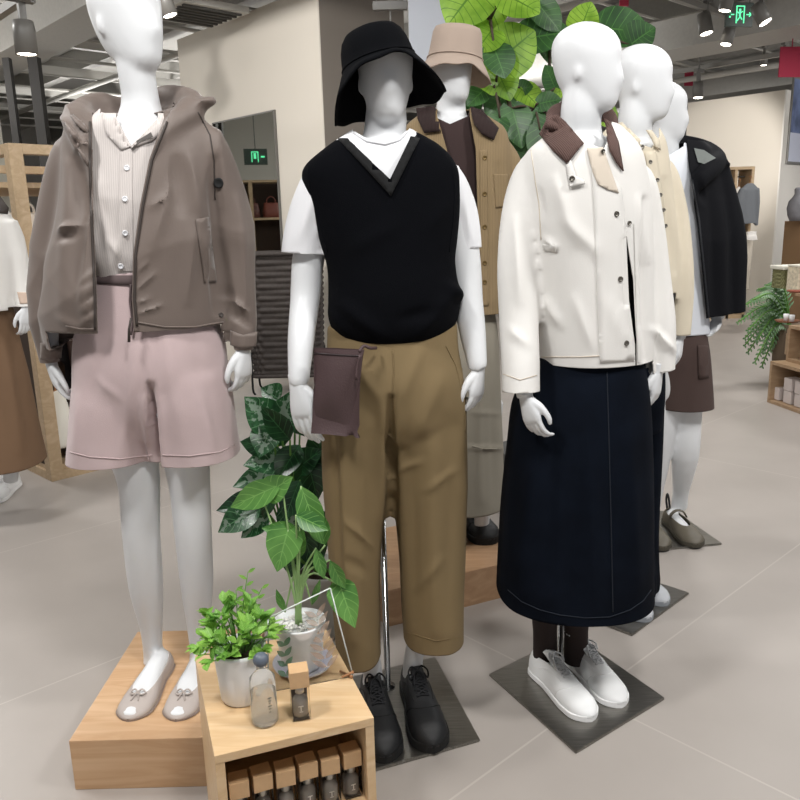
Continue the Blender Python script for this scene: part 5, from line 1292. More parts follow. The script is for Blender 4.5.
# ================================================================== the shop: floor, walls, ceiling
GA = Vector((-.674, .738, 0)).normalized(); GB = Vector((.738, .674, 0)).normalized(); GR = math.atan2(GB.y, GB.x)
def gbox(org, a0, a1, b0, b1, z0, z1, bev=0):
    """box in the shop's own grid: a along GA, b along GB from org"""
    c = Vector(org)+GA*(a0+a1)/2+GB*(b0+b1)/2; c.z = (z0+z1)/2
    return boxmesh(c, (b1-b0, a1-a0, z1-z0), rz=GR, bev=bev)
def floor_mat():
    m, nt, b = newmat('stone_tile'); tc = nt.nodes.new('ShaderNodeTexCoord'); mp = nt.nodes.new('ShaderNodeMapping')
    mp.inputs['Rotation'].default_value = (0, 0, -GR); mp.inputs['Location'].default_value = (TLX, TLY, 0)
    nt.links.new(tc.outputs['Object'], mp.inputs['Vector'])
    br = nt.nodes.new('ShaderNodeTexBrick'); br.offset = 0; br.inputs['Scale'].default_value = 1; br.inputs['Brick Width'].default_value = 2.4; br.inputs['Row Height'].default_value = 1.2
    br.inputs['Mortar Size'].default_value = .003; br.inputs['Mortar Smooth'].default_value = .1
    nt.links.new(mp.outputs[0], br.inputs['Vector'])
    n = nt.nodes.new('ShaderNodeTexNoise'); n.inputs['Scale'].default_value = 2.2; n.inputs['Detail'].default_value = 6; nt.links.new(tc.outputs['Object'], n.inputs['Vector'])
    base = ramp(nt, n.outputs['Fac'], [(.3, srgb('#a59e98')), (.7, srgb('#ada6a0'))])
    nt.links.new(base, br.inputs['Color1']); nt.links.new(base, br.inputs['Color2']); br.inputs['Mortar'].default_value = srgb('#b7b1aa')
    nt.links.new(br.outputs['Color'], b.inputs['Base Color']); b.inputs['Roughness'].default_value = .38; b.inputs['Specular IOR Level'].default_value = .35
    return m
TLX, TLY = 0.0, 0.0
# one grout line passes through the two spots seen by the skirt mannequin
g1 = fl(590, 697.5); TLX = -(g1.dot(GB)); TLY = -(g1.dot(GA))
struct('floor', boxmesh((3, 10, -.05), (34, 36, .1)), floor_mat())
M_WALL = mat('cream_wall', '#dbd5ca', rough=.9); M_WALLR = mat('cream_wall_right', '#cfc8bc', rough=.9); M_WALLG = mat('taupe_pillar', '#7b746c', rough=.9)
M_WALLB = mat('far_grey_wall', '#8b8882', rough=.9); M_WALLW = mat('white_wall', '#dedbd5', rough=.9)
K = Vector((-.56, 6.72, 0))
struct('wall_left', gbox(K, .02, 2.35, 0, .9, 0, 3.2), M_WALL)
struct('wall_pillar', gbox(K, 0, .02, 0, .92, 0, 3.95), M_WALLG)
struct('trim_1', gbox(K, 0, .03, -.012, .0, 0, 3.2), M_WALL)
CR = Vector((5.42, 11.4, 0))
struct('wall_right', gbox(CR, 0, 1.42, 0, .12, 0, 3.0), M_WALLR)
struct('wall_right_side', gbox(CR, -.02, .0, 0, 5.0, 0, 3.0), M_WALLW)
struct('wall_back', boxmesh((2, 23, 2.2), (26, .3, 4.4)), M_WALLB)
struct('wall_far_left', gbox(Vector((-5.9, 10.6, 0)), -2, 3.5, 0, .2, 0, 3.1), mat('sage_wall', '#a3a196', rough=.9))
struct('wall_west', boxmesh((-9, 9, 2), (.3, 26, 4.4)), M_WALLW)
struct('wall_far_mid', gbox(Vector((2.0, 15.5, 0)), 0, 5, 0, .2, 0, 2.9), M_WALLG)
# ceiling
CZ = 3.95
struct('ceiling', boxmesh((3, 10, CZ+.1), (34, 36, .2)), mat('ceiling_grey', '#a09e99', rough=.95))
M_DUCT = mat('duct_grey', '#a5a39e', rough=.6, noise=.05); M_PIPE = mat('pipe_grey', '#b9b7b1', rough=.5); M_DARKG = mat('dark_grey', '#4a4946', rough=.8)  # plain dark grey serves the louvres and the small pot
O0 = Vector((0, 9, 0))
for k in range(12):
    b0 = -7+1.45*k
    tag(link('ceiling_beam', gbox(O0, -9, 16, b0, b0+.16, CZ-.30, CZ), M_DUCT), 'long grey steel beam under the ceiling running away to the left', 'beam', 'long ceiling beams')
for k in range(9):
    a0 = -6+1.9*k
    tag(link('ceiling_joist', gbox(O0, a0, a0+.10, -8, 14, CZ-.42, CZ-.30), M_PIPE), 'thinner light-grey ceiling joist running away to the right', 'joist', 'cross ceiling joists')
for k, (b0, w_, z_, h_) in enumerate(((-3.2, .5, 3.31, .28), (2.4, .7, 3.29, .32), (6.6, .45, 3.33, .25))):
    me = gbox(O0, -6, (6 if k == 0 else 10), b0, b0+w_, z_-h_/2, z_+h_/2, bev=.01)
    tag(link('air_duct', me, M_DUCT), ('rectangular grey air duct above the left shelves', 'wide rectangular grey air duct over the centre', 'rectangular grey air duct over the right wall')[k], 'duct')
for k, (b0, z_) in enumerate(((-4.6, 3.5), (-1.0, 3.46), (.9, 3.4), (4.4, 3.44), (5.4, 3.3), (8.2, 3.4))):
    bm = bmesh.new(); p = O0+GB*b0; add_tube(bm, [p+GA*-8+Vector((0, 0, z_)), p+GA*16+Vector((0, 0, z_))], .04, 12)
    tag(link('ceiling_pipe', tomesh(bm), M_PIPE), 'round light-grey pipe under the ceiling', 'pipe', 'ceiling pipes')
for k in range(14):
    bm = bmesh.new(); p = O0+GA*(-4+1.15*k)+Vector((0, 0, 3.49)); add_tube(bm, [p+GB*-6, p+GB*12], .014+.008*(k % 2), 8)
    tag(link('conduit', tomesh(bm), M_PIPE), 'thin light-grey conduit crossing under the ceiling beams', 'conduit', 'thin ceiling conduits')
# track rails with spotlights
M_RAIL = mat('rail_grey', '#8a8883', rough=.5); M_LAMP = mat('lamp_grey', '#6f6d69', rough=.4); M_GLOW = mat('lamp_glow', '#fff6e6', emit=14)
def spot(p, aim, group='track spotlights', label=None, s=1.0, rail_z=None, power=None):
    t = thing('track_spotlight', label, 'spotlight', p, group); p = Vector(p); d = Vector(aim).normalized()
    a = d.orthogonal().normalized(); b = d.cross(a); bm = bmesh.new()
    add_rings(bm, [ell(p+d*z*s, a*q*s, b*q*s, 24) for q, z in ((.03, -.09), (.052, -.085), (.058, -.04), (.058, .085), (.053, .085), (.051, .07))])
    h = link('housing', tomesh(bm), M_LAMP, t)
    bm = bmesh.new(); add_rings(bm, [ell(p+d*z*s, a*q*s, b*q*s, 20) for q, z in ((.046, .071), (.049, .078), (.044, .081))]); link('lens', tomesh(bm), M_GLOW, h)
    bm = bmesh.new(); add_box(bm, p+Vector((0, 0, .13))*s, (.035*s, .035*s, .12*s), GR); add_box(bm, p+Vector((0, 0, .20))*s, (.14*s, .05*s, .04*s), GR)
    if rail_z and rail_z > p.z+.24*s: add_tube(bm, [p+Vector((0, 0, .2*s)), Vector((p.x, p.y, rail_z))], .012, 8)
    link('mount', tomesh(bm, smooth=False), M_LAMP, t)
    return t
SP = [(25, 38, 5.0, (0, 0, -1), 'cylindrical grey ceiling spotlight at the upper left, beside the long pipe', 1.1), (166, 4, 6.2, (.3, 0, -1), 'small ceiling spotlight beside the air vent above the tall cream wall', 1.0),
      (705, 24, 8.2, (.15, -.2, -1), 'grey track spotlight pointing down, left of the exit sign', 1.15), (728, 36, 8.2, (-.25, -.1, -1), 'grey track spotlight just under the exit sign, tilted left', 1.0), (727, 1, 7.6, (-.2, 0, -1), 'spotlight cut by the top edge above the exit sign', 1.0),
      (761, 14, 7.6, (.35, -.3, -.8), 'tilted bright spotlight right of the exit sign', 1.1), (698, 90, 10.2, (0, -.1, -1), 'small spotlight hanging above the right cream wall', 1.1), (784, 60, 10.0, (0, 0, -1), 'small spotlight beside the red banner at the right', .9),
      (764, 60, 11, (0, 0, -1), 'distant little spotlight left of the red banner', .8), (537, 54, 12, (0, -.3, -1), 'distant lit spotlight seen between the ficus leaves', 1.3)]
for x, y, Y, d, lb, s in SP:
    spot(at(x, y, Y), d, None, lb, s, rail_z=3.55)
for k, (x0, y0, Y0r, L0, L1, ax) in enumerate(((690, 5, 8.0, -1.0, 5, GB), (700, 78, 10.4, -3, 3, GA), (25, 20, 5.0, -4.0, 3, GA))):
    p = at(x0, y0, Y0r); c = p+ax*(L0+L1)/2; c.z = p.z+.12 if k != 0 else p.z+.02
    tag(link('light_track', boxmesh(c, (abs(L1-L0) if ax is GB else .05, abs(L1-L0) if ax is GA else .05, .05), rz=GR), M_RAIL), ('long grey lighting track leading to the exit sign', 'grey lighting track above the right cream wall', 'grey lighting track at the upper left')[k], 'lighting track')
# air vent
p = at(198, 12, 7.2); t = thing('air_vent', 'dark louvred air vent in the ceiling above the tall cream wall', 'vent', p); bm = bmesh.new(); add_box(bm, p, (.62, .62, .05), GR); link('frame', tomesh(bm, smooth=False), M_PIPE, t)
for k in range(7):
    bm = bmesh.new(); add_box(bm, p+GA*(-.24+.08*k)+Vector((0, 0, -.03)), (.54, .03, .02), GR); link('louvre', tomesh(bm, smooth=False), M_DARKG, t)
# exit sign
pe_ = at(739, 15, 7.9); t = thing('exit_sign', 'hanging dark exit sign with green running-man doorway and arrows', 'sign', pe_); ex = math.radians(8)
Re = Matrix.Rotation(ex, 3, 'Z')
bm = bmesh.new(); add_box(bm, pe_, (.27, .03, .21), ex, .004); link('sign_panel', tomesh(bm, smooth=False), mat('sign_dark', '#3d4a44', rough=.4), t)
M_GRN = mat('exit_green', '#5fe0a0', emit=1.6)
bm = bmesh.new()
def sg(x, z, w, h, rot=0): add_box(bm, pe_+Re @ Vector((x, -.018, z)), (w, .006, h), R=(Re @ Matrix.Rotation(rot, 3, 'Y')))
for q in ((-.035, 0, .008, .15), (.04, 0, .008, .15), (.0, .072, .08, .008), (-.002, .04, .018, .018), (-.002, .008, .014, .05), (-.016, .015, .03, .007, .5), (.014, .02, .03, .007, -.6), (.012, -.03, .034, .008, .9), (-.014, -.038, .044, .008, -.9), (-.075, .0, .03, .008), (-.1, .02, .014, .014), (-.1, -.02, .014, .014), (.085, 0, .04, .008), (.1, .01, .022, .007, .8), (.1, -.01, .022, .007, -.8)): sg(*q)
link('green_symbol', tomesh(bm, smooth=False), M_GRN, t)
for s in (-.1, .1):
    bm = bmesh.new(); p_ = pe_+Re @ Vector((s, 0, .1)); add_tube(bm, [p_, Vector((p_.x, p_.y, 3.6))], .005, 6); link('hanger', tomesh(bm), M_LAMP, t)
# red banners
M_RED = mat('red_banner', '#a8324a', rough=.8)
for k, (x, y, Y, w_, h_) in enumerate(((791, 62, 8.8, .26, .30), (689, 75, 13, .14, .32), (624, 3, 9, .10, .06))):
    p = at(x, y, Y); bm = bmesh.new(); add_box(bm, p, (w_, .012, h_), .1); add_tube(bm, [p+Vector((0, 0, h_/2)), Vector((p.x, p.y, 3.7))], .006, 6)
    top_thing('hanging_banner', tomesh(bm, smooth=False), M_RED, ('plain crimson banner hanging at the right edge above the poster', 'narrow red banner seen just right of the rearmost head', 'small red hanging tag at the top, above the ficus')[k], 'banner')
# white hanging screen at the top centre
p = at(428, 15, 5.2); bm = bmesh.new(); add_box(bm, p+Vector((.05, 0, .05)), (.34, .02, .80), -.05); top_thing('hanging_screen', tomesh(bm, smooth=False), mat('frosted_white', '#b4b8c0', rough=.7), 'pale frosted panel hanging behind the beige hat', 'panel')
p = at(390, 6, 5.4); bm = bmesh.new(); add_box(bm, p, (.22, .05, .05), 0); add_tube(bm, [p+Vector((0, 0, -.12)), Vector((p.x, p.y, CZ))], .006, 6); top_thing('bracket', tomesh(bm, smooth=False), M_LAMP, 'dark grey bracket beside the frosted panel above the black hat', 'bracket')

# mirror on the left wall
def wallpt(px, py):      # where a pixel meets the front face of the left wall
    v = ray(px, py); n_ = -GB; t_ = (K-GB*.0-CAMP).dot(n_)/v.dot(n_); return CAMP+v*t_
m_tl, m_tr = wallpt(222, 124), wallpt(275, 110)
a_tl = (m_tl-K).dot(GA); a_tr = (m_tr-K).dot(GA); ztop = (m_tl.z+m_tr.z)/2
mt = thing('wall_mirror', 'tall frameless mirror on the cream wall behind the woven basket, reflecting shelves', 'mirror', K+GA*(a_tr+a_tl)/2)
link('mirror_glass', gbox(K, a_tr, a_tl+.15, -.018, -.008, .35, ztop), mat('mirror', '#c9ccc8', rough=.02, metal=1), mt)
link('mirror_edge', gbox(K, a_tr-.012, a_tr, -.022, -.001, .35, ztop+.01), M_LAMP, mt)
link('mirror_edge', gbox(K, a_tr-.012, a_tl+.15, -.022, -.001, ztop, ztop+.012), M_LAMP, mt)

# woven basket bin
bx0 = fl(262, 391); bc = Vector((bx0.x+.30, 6.42, 0)); 
bl2, br2 = at(255, 390, bc.y), at(327, 390, bc.y)
bc = Vector(((bl2.x+br2.x)/2, bc.y, 0)); bw = (br2.x-bl2.x)/2; ztb = at(285, 253, bc.y).z
wb = thing('woven_basket', 'tall dark woven basket chest on thin black legs in front of the mirror', 'basket', bc)
M_WICK = mat('dark_wicker', '#3c3633', rough=.7, noise=.2, nscale=40); rings = []; nz = 128; zb = .16
for i in range(nz+1):
    z = zb+(ztb-zb)*i/nz; rows_ = 21; ph = (z-zb)/(ztb-zb)*rows_; lay = int(ph) % 2; amp = .010*abs(math.sin(PI*ph)); ring = []
    sc_ = .90+.10*i/nz
    for j in range(144):
        a = 2*PI*j/144; c, s = math.cos(a), math.sin(a); x = math.copysign(abs(c)**.22, c)*bw*sc_; y = math.copysign(abs(s)**.22, s)*.19*sc_
        wv = amp*(1+.9*math.sin(j*PI/3+PI*lay)); nrm_ = Vector((x/bw**2, y/.19**2, 0)).normalized(); ring.append(bc+Vector((x, y, z))+nrm_*wv)
    rings.append(ring)
bm = bmesh.new(); add_rings(bm, rings); link('woven_body', tomesh(bm), M_WICK, wb)
bm = bmesh.new()
for z, o_ in ((ztb, .012), (zb, .008)):
    ring = []
    for j in range(73):
        a = 2*PI*j/72; c, s = math.cos(a), math.sin(a); q = 1 if z == ztb else .9; ring.append(bc+Vector((math.copysign(abs(c)**.22, c)*(bw+o_)*q, math.copysign(abs(s)**.22, s)*(.19+o_)*q, z)))
    bm = bmesh.new(); add_tube(bm, ring, .016, 8, cap=False); link('rim', tomesh(bm), M_WICK, wb)
for sx in (-1, 1):
    for sy in (-1, 1):
        bm = bmesh.new(); add_tube(bm, [bc+Vector((sx*(bw*.9+.01), sy*.15, zb+.2)), bc+Vector((sx*(bw*.92+.01), sy*.16, .06)), bc+Vector((sx*(bw*.9), sy*.15, .005))], .009, 8, sub=3); link('leg', tomesh(bm), M_BLACKSOLE, wb)

# left oak shelving frame with goods
FO = fl(52, 482)
ua = (fl(100, 470)-FO).normalized(); ub = Vector((-ua.y, ua.x, 0)); fz = 1.80; FR = math.atan2(ua.y, ua.x)
sf = thing('shelf_rack', 'open oak shelf rack at the left behind the taupe jacket', 'shelf rack', FO, None)
def fbox(a0, a1, b0, b1, z0, z1):
    c = FO+ua*(a0+a1)/2+ub*(b0+b1)/2; c.z = (z0+z1)/2; return boxmesh(c, (a1-a0, b1-b0, z1-z0), rz=FR, bev=.002)
FL_, FD_ = 1.0, 1.5; pw = .07
for a in (0, FL_-pw):
    for b in (0, FD_-pw): link('post', fbox(a, a+pw, b, b+pw, 0, fz), M_OAK_L, sf)
for z in (fz-.05, .0):
    for b in (0, FD_-pw): link('rail', fbox(pw, FL_-pw, b, b+pw, z, z+.05), M_OAK_L, sf)
    for a in (0, FL_-pw): link('rail', fbox(a, a+pw, pw, FD_-pw, z, z+.05), M_OAK_L, sf)
for z in (1.60, 1.30, .05): link('shelf', fbox(.0+pw*.2, FL_-pw*.2, .02, FD_-.02, z, z+.03) if z < 1.0 else fbox(.01, FL_-.01, FD_*.25, FD_-.02, z, z+.03), M_OAK_L, sf)
link('back_panel', fbox(.01, .03, .08, FD_-.08, .08, 1.28), mat('dark_brown_panel', '#3a2d25', rough=.8), sf)
link('back_panel', fbox(.05, FL_-.05, FD_-.06, FD_-.04, .08, 1.28), MATS['dark_brown_panel'], sf)
r = random.Random(8); cols = ['#6b3a34', '#d8cfc2', '#5b4a40', '#8a7a6c', '#3d3a3c', '#b9a48c', '#44514a']
def folded(p, s, col, rz, label, grp, name='folded_garment', cat='folded clothes'):
    bm = bmesh.new(); 
    for k in range(3):
        add_box(bm, Vector(p)+Vector((0, 0, s[2]*(k+.5)/3)), (s[0]*(1-.03*k), s[1], s[2]/3-.003), rz, s[2]/9)
    return top_thing(name, tomesh(bm), mat('cloth_'+col[1:], col, rough=.9), label, cat, grp)
def handbag(p, s, col, rz, label, grp):
    t = thing('handbag', label, 'bag', p, grp); bm = bmesh.new(); Rm = Matrix.Rotation(rz, 3, 'Z')
    add_rings(bm, [ell(Vector(p)+Vector((0, 0, z*s[2])), Rm @ Vector((s[0]/2*q, 0, 0)), Rm @ Vector((0, s[1]/2*w2, 0)), 24, 4) for z, q, w2 in ((0, .9, .9), (.04, 1, 1), (.5, .97, .9), (.95, .86, .5), (1, .84, .42))])
    m_ = mat('leather_'+col[1:], col, rough=.5); link('bag_body', tomesh(bm), m_, t); bm = bmesh.new()
    add_tube(bm, [Vector(p)+Rm @ Vector((x*s[0]/2, 0, s[2]*z)) for x, z in ((-.5, .95), (-.45, 1.25), (0, 1.42), (.45, 1.25), (.5, .95))], .008, 8, sub=4); link('bag_handle', tomesh(bm), m_, t)
def fpt(a, b, z): v = FO+ua*a+ub*b; v.z = z; return v
handbag(fpt(.25, .55, 1.33), (.22, .1, .14), '#ddd3c5', FR, 'small cream handbag on the upper shelf of the left oak rack', None)
handbag(fpt(.62, .60, 1.33), (.20, .1, .12), '#7a5a4a', FR+.2, 'small brown handbag beside the cream one on the left oak rack', None)
handbag(fpt(.2, 1.1, 1.33), (.22, .1, .15), '#6d3d38', FR+.3, 'small maroon handbag at the far end of the left oak rack', None)
# garments on a rail inside the rack
bm = bmesh.new(); add_tube(bm, [fpt(.5, .06, 1.2), fpt(.5, FD_-.06, 1.2)], .012, 8); link('hanging_rail', tomesh(bm), M_LAMP, sf)
def hung(p, w, d, h, col, rz, label, grp, sleeves=True, name='hanging_garment', cat='garment', m_=None, hook=True):
    p = Vector(p); Rm = Matrix.Rotation(rz, 3, 'Z'); bm = bmesh.new()
    rows_ = [(0, .16, .5), (-.02, .30, .6), (-.06, .46, .8), (-.12, .5, 1), (-.5*h, .46, 1), (-h, .56, 1.15)]
    if not sleeves: rows_ = [(0, .40, .5), (-.1, .42, .8), (-.5*h, .44, 1), (-h, .5, 1.1)]
    add_rings(bm, [ell(p+Vector((0, 0, z)), Rm @ Vector((w*q, 0, 0)), Rm @ Vector((0, d*q2/2, 0)), 28, 2.4) for z, q, q2 in cr(rows_, 3)][::-1])
    if sleeves:
        for s in (-1, 1): add_tube(bm, [p+Rm @ Vector((s*w*.38, 0, -.08)), p+Rm @ Vector((s*w*.55, 0, -.25)), p+Rm @ Vector((s*w*.58, .0, -.55))], [.05, .048, .036], 14, sub=3)
    me = fuse(bm, .012, 4); wrinkle(me, .010, 16, int(abs(p.x*100)) % 50, (1, 1, .2))
    t = thing(name, label, cat, p, grp); g_ = link('cloth', me, m_ or mat('cloth_'+col[1:], col, rough=.9), t)
    if hook:
        bm = bmesh.new(); add_tube(bm, [p+Vector((0, 0, -.03)), p+Vector((0, 0, .03)), p+Rm @ Vector((.02, 0, .055)), p+Rm @ Vector((0, 0, .075)), p+Rm @ Vector((-.018, 0, .06))], .004, 6, sub=4)
        add_tube(bm, [p+Rm @ Vector((-w*.32, 0, -.07)), p+Vector((0, 0, -.01)), p+Rm @ Vector((w*.32, 0, -.07))], .006, 8, sub=3); link('hanger', tomesh(bm), MATS['peg_wood'], t)
    return t
hg = ['#4b3a34', '#2d2a2c', '#6a5648', '#3c3234', '#8b7c70']
for k in range(5):
    hung(fpt(.5, .28+.24*k, 1.12), .30, .10, .72, hg[k], FR+.1, ('dark brown', 'black', 'mid brown', 'charcoal', 'light brown')[k]+' garment hanging inside the left oak rack', 'clothes on the rail of the left rack')
# cream trousers hanging low at the near end
pq = at(64, 384, 4.35); hung((pq.x, pq.y-.12, pq.z), .14, .06, .34, '#dfdbd0', FR, 'cream hanging trousers seen left of the pink shorts', None, sleeves=False)
for k, (a, z, c_n) in enumerate(((.3, .08, '#7a6f66'), (.7, .08, '#b8a393'), (.45, .20, '#6b3a34'))):
    folded(fpt(a, .25, z), (.28, .24, .10), c_n, FR, ('grey-brown', 'pale beige', 'maroon')[k]+' folded clothes at the bottom of the left oak rack', 'folded clothes in the left rack')
# small plant on top of the rack, black posts
p = fpt(.035, .95, fz+.10); t = thing('potted_trailing_plant', 'small dark trailing plant on top of the left oak rack', 'potted plant', (p.x, p.y, fz)); bm = bmesh.new(); r = random.Random(5)
for k in range(46):
    a = r.random()*6.28; d = Vector((math.cos(a), math.sin(a), r.uniform(-.3, .8))).normalized(); b0 = p+Vector((0, 0, .02))+d*.03; leaf(bm, b0, b0+d*r.uniform(.06, .13), .035, nrm=Vector((0, -.5, 1)), ni=4, nj=4)
link('foliage', tomesh(bm), M_LAGD, t)
bm = bmesh.new(); lathe(bm, [(.01, .001), (.032, .001), (.042, .08), (.045, .10), (.038, .10), (.01, .09)], (p.x, p.y, fz), 24); link('pot', tomesh(bm), M_DARKG, t)
for k, (x, w_) in enumerate(((12, .07), (39, .10))):
    b_ = at(x, 100, 8.6); tag(link('steel_post', boxmesh((b_.x, 8.6, 1.55), (w_, w_, 3.1)), mat('black_post', '#33312f', rough=.6)), ('thin black steel post, left one of two at the far left', 'thicker black steel post behind the oak rack')[k], 'post')

# shelves and walls the mirror shows, off to the left
_h = wallpt(252, 190); _d = (_h-CAMP).normalized(); _d = _d - 2*_d.dot(GB)*GB; mr = _h+_d*3.7; mr.z = 0
sr = thing('bag_shelf', 'oak shelf of bags reflected in the mirror', 'shelf', mr); Rr = Matrix.Rotation(1.25, 3, 'Z')
def mrb(x, y, z, sx, sy, sz): return boxmesh(mr+Rr @ Vector((x, y, 0))+Vector((0, 0, z)), (sx, sy, sz), R=Rr)
for x in (-.7, 0, .7): link('post', mrb(x, 0, .97, .05, .4, 1.94), M_OAK_L, sr)
for z in (.1, .9, 1.45, 1.95): link('shelf', mrb(0, 0, z, 1.45, .4, .03), M_OAK_L, sr)
link('back_panel', mrb(0, .22, .97, 1.45, .02, 1.94), MATS['dark_brown_panel'], sr)
for k in range(5): handbag(mr+Rr @ Vector((-.56+.28*k, 0, 0))+Vector((0, 0, 1.467)), (.24, .14, .2), ['#6b3a34', '#7c463c', '#5a3530', '#8a6a50', '#54403a'][k], 1.25, ('maroon', 'red-brown', 'dark red', 'tan', 'dark brown')[k]+' bag on the shelf reflected in the mirror', 'bags reflected in the mirror')

_h3 = wallpt(258, 157); _d3 = (_h3-CAMP).normalized(); _d3 = _d3-2*_d3.dot(GB)*GB; q3 = _h3+_d3*3.2
t = thing('exit_sign', 'small green exit sign seen only in the mirror reflection', 'sign', q3); R3_ = Matrix.Rotation(1.25, 3, 'Z')
bm = bmesh.new(); add_box(bm, q3, (.30, .03, .20), R=R3_); add_tube(bm, [q3+Vector((0, 0, .1)), Vector((q3.x, q3.y, CZ))], .006, 6); link('sign_panel', tomesh(bm, smooth=False), MATS['sign_dark'], t)
bm = bmesh.new()
for x, z, w_, h_ in ((-.03, 0, .012, .13), (.05, 0, .012, .13), (.01, .06, .08, .012), (.01, .01, .03, .07), (-.09, 0, .05, .02)): add_box(bm, q3+R3_ @ Vector((x, -.018, z)), (w_, .006, h_), R=R3_)
link('green_symbol', tomesh(bm, smooth=False), M_GRN, t)

# ------------------------------------------------------------------ right side
RB = fl(767, 402); rd = (fl(800, 414)-RB).normalized(); rn = Vector((-rd.y, rd.x, 0)); RR = math.atan2(rd.y, rd.x)
if rn.dot(RB) < 0: rn = -rn
rs = thing('stepped_shelf', 'stepped oak crate shelf of small goods at the right edge', 'shelf', RB)
def rbx(a0, a1, b0, b1, z0, z1):
    c = RB+rd*(a0+a1)/2+rn*(b0+b1)/2; c.z = (z0+z1)/2; return boxmesh(c, (abs(a1-a0), abs(b1-b0), z1-z0), rz=RR, bev=.002)
M_OAKR = wood_mat('oak_right', '#b2977a', '#9f8467', .3, 2)
def zat(px, py, b):  # height where a pixel meets the plane b behind the shelf front
    v = ray(px, py); t_ = (RB+rn*b-CAMP).dot(rn)/v.dot(rn); return (CAMP+v*t_).z
def aat(px, py, b):
    v = ray(px, py); t_ = (RB+rn*b-CAMP).dot(rn)/v.dot(rn); return (CAMP+v*t_-RB).dot(rd)
z1 = zat(767, 360, 0); z2 = zat(773, 322, .1); z3 = zat(778, 290, .15)
def crate(a0, b0, z0, z1_, d, nm='crate', L=1.4):
    t_ = .022; bm = bmesh.new()
    for q in ((a0, a0+L, b0, b0+d, z1_-t_, z1_), (a0, a0+L, b0, b0+d, z0, z0+t_), (a0, a0+t_, b0, b0+d, z0+t_, z1_-t_), (a0+L-t_, a0+L, b0, b0+d, z0+t_, z1_-t_), (a0+t_, a0+L-t_, b0+d-.012, b0+d, z0+t_, z1_-t_), (a0+L/2, a0+L/2+t_, b0, b0+d-.012, z0+t_, z1_-t_)):
        c = RB+rd*(q[0]+q[1])/2+rn*(q[2]+q[3])/2; c.z = (q[4]+q[5])/2; add_box(bm, c, (q[1]-q[0], q[3]-q[2], q[5]-q[4]), RR, .0015)
    link(nm, tomesh(bm, smooth=False), M_OAKR, rs)
crate(0, 0, 0, z1, .45); crate(.03, .10, z1, z2, .40); 
link('black_recess', rbx(.10, 1.4, .26, .5, z2, z3-.02), mat('black_panel', '#161514', rough=.8), rs, 'black recessed tier'); link('top_board', rbx(.04, 1.45, .12, .5, z3-.02, z3), M_OAKR, rs)
M_WBOX = mat('pale_pink_box', '#d6ccc8', rough=.8)
names_ = ['lower left', 'lower middle', 'lower right', 'upper left', 'upper right']
for k, (px, py, up) in enumerate(((776.5, 396, 0), (788, 400, 0), (799, 404, 0), (789, 383, 1), (800, 386, 1))):
    a = aat(px, py, .05); zz = .024+.002+(.092 if up else 0)
    top_thing('gift_box', rbx(a-.042, a+.042, .04, .13, zz, zz+.088), M_WBOX, 'pale pink cube box on the bottom tier of the right shelf, %s one' % names_[k], 'box', 'pale cube boxes on the right shelf')
def rp(px, py, b, z):
    a = aat(px, py, b); v = RB+rd*a+rn*b; v.z = z; return v
bm = bmesh.new(); lathe(bm, [(.004, 0), (.025, .001), (.026, .01), (.026, .15), (.02, .16), (.018, .19)], rp(789, 345, .2, z1+.024), 20); top_thing('bottle', tomesh(bm), mat('kraft_tube', '#b49c80', rough=.7), 'tan cylindrical bottle in the middle tier of the right shelf', 'bottle')
bm = bmesh.new(); lathe(bm, [(.004, 0), (.075, .001), (.09, .014), (.086, .014), (.07, .006), (.004, .006)], rp(788, 318, .19, z2+.001), 28); top_thing('wooden_tray', tomesh(bm), mat('tray_wood', '#7c5038', rough=.5), 'small brown round tray on the middle tier of the right shelf', 'tray')
for k, px in enumerate((786, 792)):
    bm = bmesh.new(); lathe(bm, [(.004, 0), (.017, .001), (.020, .05), (.018, .05), (.015, .045), (.004, .044)], rp(px, 318, .19, z2+.0085), 18); top_thing('small_cup', tomesh(bm), M_WSOLE, ('small white cup on the brown tray, left one', 'small white cup on the brown tray, right one')[k], 'cup', 'white cups on the tray')
# seagrass basket with white lid
bp = rp(785, 285, .30, z3); t = thing('storage_basket', 'green-brown woven basket with white cloth lid on top of the right shelf', 'basket', bp)
rings = []
for i in range(41):
    z = .14*i/40; rings.append([bp+Vector((0, 0, z))+(rd*math.copysign(abs(math.cos(a))**.3, math.cos(a))*.075+rn*math.copysign(abs(math.sin(a))**.3, math.sin(a))*.07)*(1+.05*math.sin(i*PI/4+(PI if k % 6 < 3 else 0))) for k, a in enumerate(np.linspace(0, 2*PI, 72, endpoint=False))])
bm = bmesh.new(); add_rings(bm, rings); link('basket_body', tomesh(bm), mat('seagrass', '#7b7a55', rough=.8, noise=.25, nscale=60), t)
bm = bmesh.new(); c = bp+Vector((0, 0, .155)); add_box(bm, c, (.17, .16, .03), RR, .008); link('lid', tomesh(bm), mat('white_linen', '#dcd9cc', rough=.9), t)
bp = rp(800, 285, .28, z3); t = thing('storage_tin', 'cream patterned box beside the woven basket on the right shelf', 'box', bp); bm = bmesh.new(); add_box(bm, bp+Vector((0, 0, .085)), (.13, .13, .17), RR, .006); link('tin_body', tomesh(bm, smooth=False), mat('cream_pattern', '#cfc5ae', rough=.7, noise=.25, nscale=45), t)
bm = bmesh.new(); add_box(bm, bp+Vector((0, 0, .178)), (.135, .135, .014), RR, .004); link('tin_lid', tomesh(bm, smooth=False), MATS['white_linen'], t)
bm = bmesh.new(); lathe(bm, [(.004, 0), (.055, .001), (.07, .012), (.066, .012), (.05, .006), (.004, .006)], rp(797, 289, .16, z3+.001), 24); top_thing('red_dish', tomesh(bm), mat('red_brown_dish', '#8a4636', rough=.5), 'small red-brown dish on the top board of the right shelf', 'dish')

